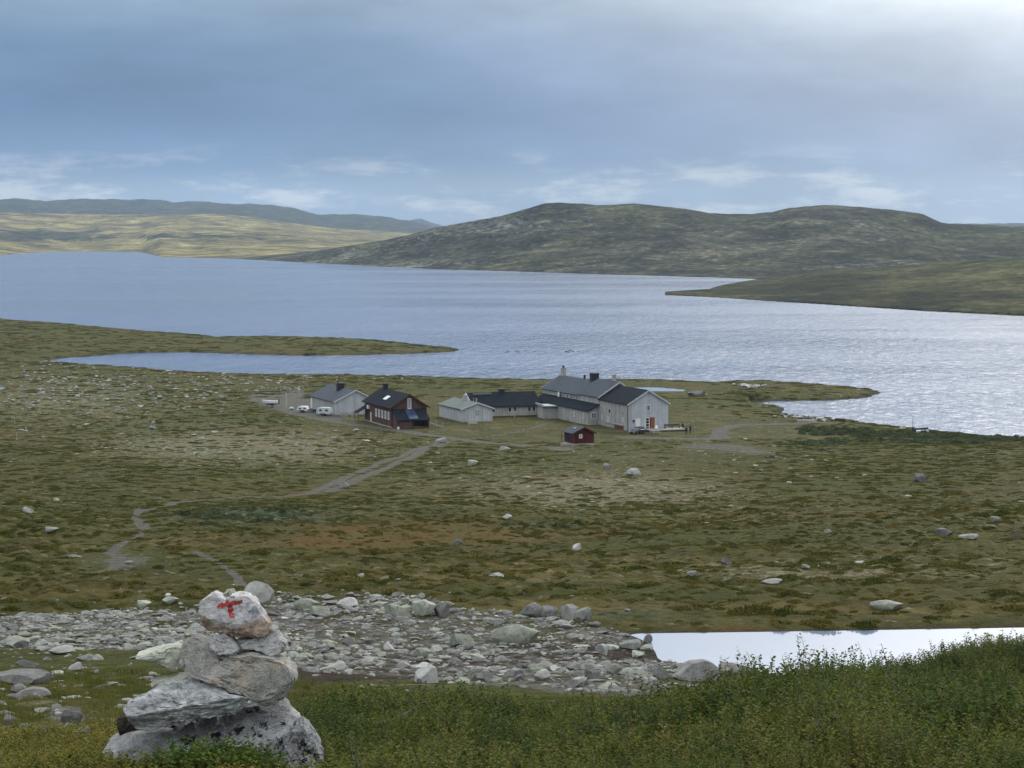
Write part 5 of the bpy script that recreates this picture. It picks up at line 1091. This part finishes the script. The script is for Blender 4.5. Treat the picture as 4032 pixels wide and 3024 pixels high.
def cairn_stone(outline, depth, dy, mat, seed, label=None, cuts=(), rough=.012, name='stone', box=.72, sub=5):
    P = [cpt(a, b, CD + dy) for a, b in outline]; P2 = np.array([(p[0], p[2]) for p in P]); c = P2.mean(0)
    area = 0; cc = np.zeros(2)
    for i in range(len(P2)):
        a, b = P2[i], P2[(i + 1) % len(P2)]; k = a[0] * b[1] - b[0] * a[1]; area += k; cc += (a + b) * k
    c = cc / (3 * area)
    th = np.linspace(-math.pi, math.pi, 361); rr = np.zeros(361)
    for i, t in enumerate(th):
        dx, dz = math.cos(t), math.sin(t); best = 0
        for j in range(len(P2)):
            a, b = P2[j] - c, P2[(j + 1) % len(P2)] - c; e = b - a; den = dx * e[1] - dz * e[0]
            if abs(den) < 1e-12: continue
            k = (a[0] * e[1] - a[1] * e[0]) / den; u = (a[0] * dz - a[1] * dx) / den
            if k > 0 and -1e-6 <= u <= 1 + 1e-6: best = max(best, k)
        rr[i] = best
    bm = bmesh.new(); bmesh.ops.create_icosphere(bm, subdivisions=sub, radius=1.0); bm.verts.ensure_lookup_table(); co = np.array([v.co for v in bm.verts])
    rho = np.hypot(co[:, 0], co[:, 2]); t = np.arctan2(co[:, 2], co[:, 0]); R = np.interp(t, th, rr)
    q = np.sin(np.minimum(rho, 1) * math.pi / 2) ** .9                       # fuller, block-like section
    px = np.cos(t) * R * q; pz = np.sin(t) * R * q; py = np.sign(co[:, 1]) * depth * np.abs(co[:, 1]) ** box
    for nx, ny, nz, dd in cuts:                                               # flat faces
        nn = np.array([nx, ny, nz]) / math.sqrt(nx * nx + ny * ny + nz * nz); k = px * nn[0] + py * nn[1] + pz * nn[2] - dd; k = np.maximum(k, 0)
        px -= nn[0] * k; py -= nn[1] * k; pz -= nn[2] * k
    fr = random.Random(seed * 7)
    for _ in range(16):
        nn = np.array([fr.gauss(0, 1), fr.gauss(0, .8), fr.gauss(0, 1)]); nn /= np.linalg.norm(nn); k = px * nn[0] + py * nn[1] + pz * nn[2]; k = np.maximum(k - k.max() * fr.uniform(.90, .965), 0); px = px - nn[0] * k; py = py - nn[1] * k; pz = pz - nn[2] * k
    n = fbm(px * 9 + seed * 3.1 + py * 5, pz * 9 - py * 7, 1.0, 4, seed, .55) * rough * .8 + .5 * rough * fbm(px * 40 + py * 24, pz * 40 - py * 26, 1.0, 3, seed + 9, .65) - .9 * rough * (1 - np.clip(np.abs(fbm(px * 7 - py * 4, pz * 11 + py * 5, 1.0, 3, seed + 19)) * 7, 0, 1))
    nv = np.stack([px, py * 1.3, pz], -1); nv /= np.linalg.norm(nv, axis=1, keepdims=True) + 1e-9
    pts = np.stack([px, py, pz], -1) + nv * n[:, None]
    for v, p in zip(bm.verts, pts): v.co = p
    me = bpy.data.meshes.new(name); bm.to_mesh(me); bm.free(); me.polygons.foreach_set('use_smooth', np.full(len(me.polygons), True)); me.set_sharp_from_angle(angle=math.radians(26)); me.materials.append(M[mat])
    o = bpy.data.objects.new(name, me); COL.objects.link(o); o.parent = CA; o.location = (c[0] - CA.location.x, dy, c[1] - CA.location.z)
    if label: o['label'] = label
    return o
S1 = cairn_stone([(850, 205), (925, 155), (1000, 195), (1060, 225), (1095, 190), (1180, 182), (1260, 205), (1310, 250), (1335, 310), (1375, 370), (1420, 430), (1428, 480), (1400, 528), (1300, 552), (1180, 548), (1050, 520), (920, 488), (872, 455), (855, 380), (828, 340), (832, 280)], .13, 0, 'cross_stone', 3, 'white and rust stone on top with a red painted cross', ((.1, -1, .30, .085), (-.1, -1, -.5, .098), (.4, -1, .1, .10)), .010)
cairn_stone([(1030, 188), (1060, 158), (1110, 150), (1135, 182), (1095, 212), (1065, 214)], .04, .06, 'support_stone', 5)
cairn_stone([(960, 545), (1040, 515), (1100, 570), (1165, 640), (1145, 692), (1050, 708), (960, 698), (920, 630), (922, 580)], .09, -.06, 'cairn_pale', 6, cuts=((.2, -1, .5, .055),))
cairn_stone([(1120, 568), (1280, 548), (1400, 520), (1430, 450), (1480, 470), (1500, 540), (1558, 590), (1562, 650), (1520, 684), (1440, 690), (1360, 660), (1290, 640), (1180, 630)], .11, .03, 'cairn_pale', 17, cuts=((.1, -1, .3, .07),))
cairn_stone([(635, 610), (700, 555), (830, 548), (930, 610), (990, 660), (1150, 680), (1300, 660), (1450, 700), (1550, 730), (1625, 815), (1645, 900), (1632, 1000), (1565, 1062), (1500, 1092), (1400, 1100), (1330, 1075), (1260, 1020), (1100, 985), (900, 895), (650, 795), (596, 720)], .2, .0, 'cairn_stone', 8, 'long rounded grey and tan stone across the middle', ((.15, -1, .15, .155), (-.3, -1, .6, .15), (.5, -.8, -.4, .25)), .012)
cairn_stone([(195, 1150), (250, 1075), (350, 1055), (450, 1000), (600, 962), (850, 920), (960, 945), (1100, 1005), (1245, 1030), (1235, 1085), (1190, 1120), (1000, 1195), (800, 1240), (600, 1285), (450, 1330), (330, 1318), (250, 1265), (205, 1205)], .2, -.10, 'slab_stone', 9, 'layered silvery grey slab leaning to the left', ((-.16, -.72, 1, .082), (.10, -1, -.42, .115)), .018, box=.6)
cairn_stone([(410, 935), (450, 905), (600, 880), (740, 862), (800, 905), (800, 1000), (640, 1040), (500, 990), (420, 965)], .12, .17, 'support_stone', 10, 'yellow-green lichen stone wedged behind the slab')
cairn_stone([(265, 705), (400, 665), (560, 625), (660, 600), (730, 690), (700, 800), (640, 830), (520, 770), (430, 735), (300, 722)], .12, .26, 'support_stone', 11, 'pale pointed stone jutting out behind on the left')
cairn_stone([(30, 1450), (130, 1375), (350, 1335), (600, 1305), (750, 1250), (1000, 1195), (1250, 1140), (1400, 1100), (1500, 1092), (1625, 1130), (1650, 1250), (1700, 1330), (1700, 1560), (1660, 1800), (1300, 1900), (700, 1850), (250, 1760), (40, 1600)], .34, .08, 'base_stone', 12, 'broad spotted grey base rock', ((-.15, -.75, 1, .20), (.1, -1, .12, .27)), .022)
cairn_stone([(1560, 1380), (1660, 1255), (1730, 1285), (1805, 1400), (1850, 1540), (1860, 1700), (1800, 1850), (1620, 1860), (1540, 1700), (1545, 1560)], .2, -.06, 'base_stone', 14, 'upright spotted stone at the right foot', ((.5, -1, .25, .13),), .018)
cairn_stone([(175, 1215), (230, 1190), (320, 1230), (620, 1250), (820, 1215), (800, 1300), (400, 1400), (200, 1390), (150, 1290)], .14, .22, 'gap_shade_stone', 15, 'filler stone under the slab, coloured dark for the shade in the gap', rough=.02)
def red_cross():
    me = S1.data; bv = BVHTree.FromPolygons([v.co for v in me.vertices], [tuple(p.vertices) for p in me.polygons]); ox, oz = S1.location.x + CA.location.x, S1.location.z + CA.location.z
    quad = [[(995, 252), (1075, 240), (1195, 228), (1193, 250), (1120, 268), (1000, 282)], [(1063, 215), (1085, 235), (1118, 262), (1128, 330), (1132, 362), (1105, 366), (1085, 320), (1076, 275)]]
    polys = [[(cpt(a, b)[0] - ox, cpt(a, b)[2] - oz) for a, b in q] for q in quad]; allp = np.array(sum(polys, [])); x0, z0 = allp.min(0) - .01; x1, z1 = allp.max(0) + .01; n = 130
    gx, gz = np.meshgrid(np.linspace(x0, x1, n), np.linspace(z0, z1, n)); sd = np.maximum(*[poly_sd(gx, gz, p) for p in polys]) + .007 * fbm(gx, gz, .022, 4, 4, .65) + .0015
    ids = -np.ones((n, n), int); vs = []
    for j in range(n):
        for i in range(n):
            if sd[j, i] > 0:
                h = bv.ray_cast(Vector((gx[j, i], -2, gz[j, i])), Vector((0, 1, 0)))
                if h[0] is not None: ids[j, i] = len(vs); vs.append(h[0] + Vector((0, -.0025, 0)))
    fs = [(ids[j, i], ids[j, i + 1], ids[j + 1, i + 1], ids[j + 1, i]) for j in range(n - 1) for i in range(n - 1) if min(ids[j, i], ids[j, i + 1], ids[j + 1, i + 1], ids[j + 1, i]) >= 0]
    m = bpy.data.meshes.new('painted_cross'); m.from_pydata(vs, [], fs); m.materials.append(M['red_paint']); m.polygons.foreach_set('use_smooth', np.full(len(fs), True)); o = bpy.data.objects.new('painted_cross', m); COL.objects.link(o); o.parent = S1; o['label'] = 'red painted T-shaped cross'
red_cross()
# ------------------------------------------------------------------ plants
LIB = bpy.data.collections.new('plant_pieces')
def lib_obj(name, me): o = bpy.data.objects.new(name, me); return o
def clump_mesh(name, seed, stems, length, spread, leaves, lw, ll, mats, twig='twig', upright=.7):
    r = random.Random(seed); v = []; f = []; mi = []
    for _ in range(stems):
        a = r.uniform(0, 6.283); q = r.random() ** .5 * spread; b = Vector((math.cos(a) * q, math.sin(a) * q, -.04)); ln = length * r.uniform(.55, 1.12)
        d = Vector((math.cos(a + r.uniform(-.6, .6)) * r.uniform(.1, 1 - upright + .3), math.sin(a + r.uniform(-.6, .6)) * r.uniform(.1, 1 - upright + .3), 1)).normalized(); p = b.copy(); pts = [p.copy()]
        for k in range(4): d = (d + Vector((r.gauss(0, .16), r.gauss(0, .16), .06))).normalized(); p = p + d * ln / 4; pts.append(p.copy())
        for k in range(4):
            w = .0035 * (1 - k / 5) * (length / .3); s = Vector((w, 0, 0)); s2 = Vector((0, w, 0)); i0 = len(v); v += [pts[k] - s, pts[k] + s, pts[k + 1] + s * .7, pts[k + 1] - s * .7]; f.append((i0, i0 + 1, i0 + 2, i0 + 3)); mi.append(1)
        for k in range(leaves):
            t = .12 + .88 * (k + r.random()) / leaves; j = min(int(t * 4), 3); c = pts[j].lerp(pts[j + 1], t * 4 - j); an = k * 2.4 + r.uniform(-.5, .5); o = Vector((math.cos(an), math.sin(an), r.uniform(.1, 1.0))).normalized()
            sd = o.cross(Vector((r.gauss(0, .4), r.gauss(0, .4), 1))).normalized(); L = ll * r.uniform(.7, 1.3); w = lw * r.uniform(.7, 1.3); i0 = len(v); v += [c, c + o * L * .5 + sd * w * .5, c + o * L + Vector((0, 0, -.1 * L)), c + o * L * .5 - sd * w * .5]; f.append((i0, i0 + 1, i0 + 2, i0 + 3)); mi.append(0)
    me = bpy.data.meshes.new(name); me.from_pydata(v, [], f); me.materials.append(M[mats]); me.materials.append(M[twig]); me.polygons.foreach_set('material_index', mi); return me
def grass_mesh(name, seed, n, h, spread, mat):
    r = random.Random(seed); v = []; f = []
    for _ in range(n):
        a = r.uniform(0, 6.283); q = r.random() ** .5 * spread; x, y = math.cos(a) * q, math.sin(a) * q; hh = h * r.uniform(.5, 1.2); b = r.uniform(0, 6.283); l = hh * r.uniform(.2, .8); w = .004 * h / .15 * r.uniform(.7, 1.3); dx, dy = math.cos(b), math.sin(b); i0 = len(v)
        v += [(x - dy * w, y + dx * w, -.02), (x + dy * w, y - dx * w, -.02), (x + dx * l * .4 + dy * w * .7, y + dy * l * .4 - dx * w * .7, hh * .65), (x + dx * l * .4 - dy * w * .7, y + dy * l * .4 + dx * w * .7, hh * .65), (x + dx * l, y + dy * l, hh)]; f += [(i0, i0 + 1, i0 + 2, i0 + 3), (i0 + 3, i0 + 2, i0 + 4)]
    me = bpy.data.meshes.new(name); me.from_pydata(v, [], f); me.materials.append(M[mat]); return me
def tussock_mesh(name, seed, mat, h=.22, rad=.6, n=260, leaf=.065):
    r = random.Random(seed); v = []; f = []
    for _ in range(n):
        a = r.uniform(0, 6.283); q = r.random() ** .55; ed = (1 + .25 * math.sin(3 * a + seed) + .15 * math.sin(5 * a)); x, y = math.cos(a) * q * rad * ed, math.sin(a) * q * rad * ed; z = h * (1 - q ** 2) * r.uniform(.55, 1.1); nrm = Vector((x / rad + r.gauss(0, .8), y / rad + r.gauss(0, .8), r.uniform(.2, 1))).normalized(); s = nrm.cross(Vector((r.gauss(0, 1), r.gauss(0, 1), .1))).normalized(); t = nrm.cross(s); w = leaf * r.uniform(.6, 1.4); c = Vector((x, y, z)); i0 = len(v); v += [c - s * w - t * w * .5, c + s * w - t * w * .4, c + s * w * .8 + t * w * .5, c - s * w * .7 + t * w * .6]; f.append((i0, i0 + 1, i0 + 2, i0 + 3))
    me = bpy.data.meshes.new(name); me.from_pydata(v, [], f); me.materials.append(M[mat]); return me
def scatter(name, rows, meshes, label=None, cat=None):
    col = bpy.data.collections.new(name + '_pieces')
    for i, me in enumerate(meshes): col.objects.link(bpy.data.objects.new('%s_piece_%03d' % (name, i), me))
    a = np.array(rows, np.float32); me = bpy.data.meshes.new(name); me.vertices.add(len(a)); me.vertices.foreach_set('co', a[:, :3].ravel())
    for nm, dat in (('scl', a[:, 3:6]), ('rot', np.stack([a[:, 6], a[:, 6] * .5, a[:, 7]], -1))):
        at = me.attributes.new(nm, 'FLOAT_VECTOR', 'POINT'); at.data.foreach_set('vector', np.ascontiguousarray(dat, np.float32).ravel())
    at = me.attributes.new('var', 'INT', 'POINT'); at.data.foreach_set('value', a[:, 8].astype(np.int32)); me.update()
    o = bpy.data.objects.new(name, me); COL.objects.link(o); tag(o, label, cat, kind='stuff')
    g = bpy.data.node_groups.new(name + '_scatter', 'GeometryNodeTree'); g.interface.new_socket('Geometry', in_out='INPUT', socket_type='NodeSocketGeometry'); g.interface.new_socket('Geometry', in_out='OUTPUT', socket_type='NodeSocketGeometry')
    N = g.nodes.new; L = g.links.new; gi, go = N('NodeGroupInput'), N('NodeGroupOutput'); ins = N('GeometryNodeInstanceOnPoints'); ci = N('GeometryNodeCollectionInfo'); ci.inputs[0].default_value = col; ci.inputs[1].default_value = True; ci.inputs[2].default_value = True
    def na(nm, t): n = N('GeometryNodeInputNamedAttribute'); n.data_type = t; n.inputs[0].default_value = nm; return n.outputs[0]
    L(gi.outputs[0], ins.inputs['Points']); L(ci.outputs[0], ins.inputs['Instance']); ins.inputs['Pick Instance'].default_value = True; L(na('var', 'INT'), ins.inputs['Instance Index'])
    e2r = N('FunctionNodeEulerToRotation'); L(na('rot', 'FLOAT_VECTOR'), e2r.inputs[0]); L(e2r.outputs[0], ins.inputs['Rotation']); L(na('scl', 'FLOAT_VECTOR'), ins.inputs['Scale']); L(ins.outputs[0], go.inputs[0])
    o.modifiers.new('scatter', 'NODES').node_group = g; return o
allrock = [m for mat in MATS for m in RLOW[mat]]
scatter('rock_field_stones', SCAT['rock_field_stones'], allrock, 'small loose stones filling the rock field', 'stones')
scatter('heath_stones', SCAT['heath_stones'], allrock, 'small stones strewn over the heath and shores', 'stones')
# foreground
SHR = [clump_mesh('shrub_%d' % i, 20 + i, 22, .28, .16, 26, .015, .025, 'leaf_shrub') for i in range(4)] + [clump_mesh('olive_%d' % i, 40 + i, 22, .22, .16, 24, .015, .024, 'leaf_olive') for i in range(4)] + [clump_mesh('sprig_%d' % i, 50 + i, 5, .40, .10, 30, .013, .024, 'leaf_shrub', upright=1.0) for i in range(2)]
MOS = [clump_mesh('moss_%d' % i, 60 + i, 34, .11, .15, 14, .012, .017, 'leaf_moss') for i in range(3)] + [clump_mesh('bright_%d' % i, 70 + i, 34, .13, .14, 16, .011, .016, 'leaf_bright') for i in range(2)]
GRS = [grass_mesh('tuft_%d' % i, 80 + i, 90, .085, .17, 'grass') for i in range(4)]
def foreground():
    sh, mo, gr = [], [], []; N = 60000
    y = RNG.uniform(7.5, 44, N); x = y * RNG.uniform(-.29, .29, N); z = height(x, y); X, Y = project(x, y, z); n1 = fbm(x, y, 2.2, 3, 101); n2 = fbm(x, y, .9, 2, 102)
    u = RNG.random(N); sdr = poly_sd(X, Y, ROCKF); sdb = poly_sd(X, Y, [(120, 2770), (330, 2760), (370, 2850), (330, 2930), (230, 2900)])
    for i in range(N):
        Xi, Yi, yi = X[i], Y[i], y[i]; p = u[i]; area = yi * .58 * 36.5 / N
        # cairn footprint stays free
        if abs(x[i] - (CA.location.x - .05)) < .50 and abs(yi - CD - .05) < .30: continue
        if -.02 < x[i] - CA.location.x - .33 < .20 and 10.2 < yi < CD + .1: continue
        shrub = yi < 23 + 2.5 * n1[i] and x[i] > -1.05 + .10 * (yi - 11.5) * -1 + .25 * n1[i] and not (Yi > 2960 and Xi < 1250)
        right = x[i] / yi
        if shrub:
            dens = 46 * area
            if p < dens or (dens > 1 and p < 1):
                yel = .42 * n1[i] + .35 * n2[i] + .55 * sstep(2830, 3010, Yi) * (1 - .5 * (Xi > 3300)) + .12 * (Xi > 2500) - .10
                var = int(RNG.integers(4)) if RNG.random() > .07 else 8 + int(RNG.integers(2)); var = var if var > 7 else var + (4 if yel > .30 + .2 * RNG.normal() else 0); s = RNG.uniform(.75, 1.2) * (1.0 if yi > 13 else .88) * (.80 + .5 * n1[i] + .2 * n2[i]); s = max(s, .42)
                sh.append((x[i], yi, z[i], s, s, s * RNG.uniform(.8, 1.15), RNG.normal(0, .12), RNG.uniform(0, 6.28), var))
        elif yi < 16.5 and Xi < 1500:
            if p < 60 * area:
                br = blob(Xi, Yi, 950, 2960, 190, 90) + .25 * n2[i] > .5; s = RNG.uniform(.7, 1.25); mo.append((x[i], yi, z[i], s, s, s, RNG.normal(0, .1), RNG.uniform(0, 6.28), int(RNG.integers(2)) + 3 if br else int(RNG.integers(3))))
        elif yi < 42 and sdr[i] < 5:
            bare = sdb[i] > -8 + 25 * n2[i]
            if p < (10 if not bare else 1.0) * area * (1 + 1.2 * n1[i]): s = RNG.uniform(.5, 1.1); gr.append((x[i], yi, z[i], s, s, s * RNG.uniform(.5, 1.1), 0, RNG.uniform(0, 6.28), int(RNG.integers(4))))
    for _ in range(330):                                   # small stones in the turf left of the cairn
        yy = RNG.uniform(15, 40); xx = yy * RNG.uniform(-.25, -.11); s = min(.03 * (1 - RNG.random()) ** -.55, .16); put('turf_stones', xx, yy, hgt(xx, yy) + s * .12, (s, s * RNG.uniform(.6, 1), s * RNG.uniform(.4, .8)), RNG.uniform(0, 6.28), int(RNG.integers(12)))
    scatter('turf_stones', SCAT['turf_stones'], allrock, 'small stones in the turf left of the cairn', 'stones')
    # plants in front of and around the foot of the cairn
    for _ in range(420):
        xx, yy = CA.location.x + RNG.uniform(-.75, .62), CD - RNG.uniform(.36, .75); br = -.16 < xx - CA.location.x < .20;
        if xx - CA.location.x > .22: continue
        s = RNG.uniform(.8, 1.2) * (1.45 if br else .85); mo.append((xx, yy, hgt(xx, yy), s, s, s, RNG.normal(0, .12), RNG.uniform(0, 6.28), int(RNG.integers(2)) + 3 if br else int(RNG.integers(3))))
    scatter('dwarf_shrubs', sh, SHR, 'dense carpet of green dwarf shrubs in the foreground', 'shrubs'); scatter('moss_carpet', mo, MOS, 'yellow-green mossy ground plants round the cairn foot', 'moss'); scatter('grass_tufts', gr, GRS, 'short grass on the slope left of the cairn', 'grass'); print('fg', len(sh), len(mo), len(gr))
foreground()
# dead twigs in the shrubs
def twig(X_, Y_, label, sd):
    h = hit(X_, Y_); r = random.Random(sd); m = MB()
    def br(p, d, L, w, dep):
        for k in range(4):
            q = p + d * L / 4; m.tube(p, q, w, w * .85, 5); w *= .85; p = q; d = (d + Vector((r.gauss(0, .18), r.gauss(0, .18), r.gauss(0, .12)))).normalized()
            if dep and r.random() < .7: br(p, (d + Vector((r.gauss(0, .7), r.gauss(0, .5), r.uniform(0, .7)))).normalized(), L * .5, w * .7, dep - 1)
    br(Vector((0, 0, .12)), Vector((1, .1, .18)).normalized(), .26, .004, 2); o = m.build('dead_branch', 'dead_twig'); o.location = h; tag(o, label, 'branch')
twig(1480, 2915, 'bare grey dead branch in the shrubs right of the cairn', 5)
# heath tussocks over the middle distance
TUS = [tussock_mesh('tussock_%d' % i, 200 + i, ('heath_dark', 'heath_dark', 'heath_brown', 'heath_brown', 'heath_grey', 'heath_grey')[i], (.20, .14, .18, .12, .34, .26)[i], .62, 240) for i in range(6)]
def tussocks():
    N = 60000; y = np.sqrt(RNG.uniform(71 ** 2, 560 ** 2, N)); x = y * RNG.uniform(-.25, .25, N); z = height(x, y); z1, z2 = zones(x, y, z); X, Y = project(x, y, z); n = fbm(x, y, 14, 3, 64); n2 = fbm(x, y, 5, 2, 65)
    dens = .42 + .30 * n2 - 1.6 * z1[:, 0] - .35 * z1[:, 1] - .75 * z1[:, 2] - .5 * z1[:, 3] - .35 * z2[:, 0] + .5 * z2[:, 1]; dens = np.where((z < .6) | ((y < 110) & ((poly_sd(x, y, TARN) > -.6) | (z1[:, 3] > .25))), 0, dens); dens = np.where((X > 1200) & (X < 2700) & (Y < 1700) & (Y > 1500), 0, dens)
    dens = np.where((Y > 2100) & (Y < 2190) & (X > 2100) & (X < 3400), dens * .25, dens); rows = []
    N2 = 26000; y2 = np.sqrt(RNG.uniform(560 ** 2, 1160 ** 2, N2)); x2 = y2 * RNG.uniform(-.25, .25, N2); z2_ = height(x2, y2); nn = fbm(x2, y2, 30, 2, 66); nb = fbm(x2, y2, 60, 2, 67)
    for i in np.nonzero((z2_ > .5) & (poly_sd(x2, y2, POOL) < -14) & (RNG.random(N2) < .5 + .6 * nn))[0]:
        s = RNG.uniform(1.0, 2.4); rows.append((x2[i], y2[i], z2_[i] - .05, s * RNG.uniform(1, 1.8), s, s * RNG.uniform(.35, .8), 0, RNG.uniform(-.4, .4), int(RNG.integers(2)) + (2 if nb[i] > .1 + .3 * RNG.normal() else 0)))
    dens = np.where(y < 190, dens * .12, dens)
    N3 = 34000; y3 = np.sqrt(RNG.uniform(71 ** 2, 230 ** 2, N3)); x3 = y3 * RNG.uniform(-.25, .25, N3); h3 = height(x3, y3); a1, a2 = zones(x3, y3, h3); m1 = fbm(x3, y3, 8, 3, 68); m2 = fbm(x3, y3, 25, 2, 69)
    ok = (RNG.random(N3) < .62 + .45 * m1 - 1.5 * a1[:, 0] - .25 * a1[:, 1] - .8 * a1[:, 3] - .2 * a2[:, 0]) & (poly_sd(x3, y3, TARN) < -.5) & (RNG.random(N3) < 1 - sstep(180, 230, y3) * .8)
    for i in np.nonzero(ok)[0]:
        b = RNG.random() + .5 * m2[i] + .55 * a2[i, 2] + .4 * a1[i, 1]; var = (4 + int(RNG.integers(2))) if (a2[i, 1] > .3 + .4 * RNG.random()) else (int(RNG.integers(2)) + (2 if b > .5 else 0)); s = min(.24 * (1 - RNG.random()) ** -.35, .8) * (1 + .3 * m1[i])
        rows.append((x3[i], y3[i], h3[i] - .03, s * RNG.uniform(.9, 1.5), s, s * RNG.uniform(.6, 1.5), 0, RNG.uniform(0, 6.28), var))
    for i in np.nonzero(RNG.random(N) < dens)[0]:
        if z2[i, 1] > .38 + .3 * RNG.random(): var = 4 + int(RNG.integers(2)); s = RNG.uniform(.7, 1.6)
        else: var = int(RNG.integers(2)) + (2 if n[i] + 1.1 * z2[i, 2] > .06 + .35 * RNG.normal() else 0); s = RNG.uniform(.35, 1.0)
        s *= .75 + y[i] / 700; rows.append((x[i], y[i], z[i] - .03, s * RNG.uniform(.9, 1.6), s, s * RNG.uniform(.5, 1.0), 0, RNG.uniform(-.4, .4), var))
    for _ in range(420):                                  # willow scrub towards the shore on the right
        X_, Y_ = RNG.uniform(3150, 4060), 0; Y_ = 1712 + (X_ - 3150) * .045 + RNG.normal(0, 9)
        h = plop(X_, Y_)
        if h and h[2] > .5: s = RNG.uniform(.8, 1.8); rows.append((h[0], h[1], h[2] - .05, s * 1.5, s, s * RNG.uniform(.8, 1.7), 0, RNG.uniform(0, 6), 4 + int(RNG.integers(2))))
    print('tussocks', len(rows)); scatter('heath_tussocks', rows, TUS, 'low heather and willow tussocks covering the heath', 'heath')
tussocks()
# ------------------------------------------------------------------ air
def haze(density):
    t = NT('air'); v = t.n('ShaderNodeVolumePrincipled'); v.inputs['Color'].default_value = (.52, .74, 1.0, 1); v.inputs['Density'].default_value = density; v.inputs['Anisotropy'].default_value = .2
    t.t.links.new(v.outputs[0], t.out.inputs['Volume']); r = 19800; o = MB().box(-r, r, -r, r, -8, 420).build('haze', t.m); tag(o, 'thin bluish air between the viewer and the far hills', 'haze', kind='stuff'); return o
haze(3.6e-5)
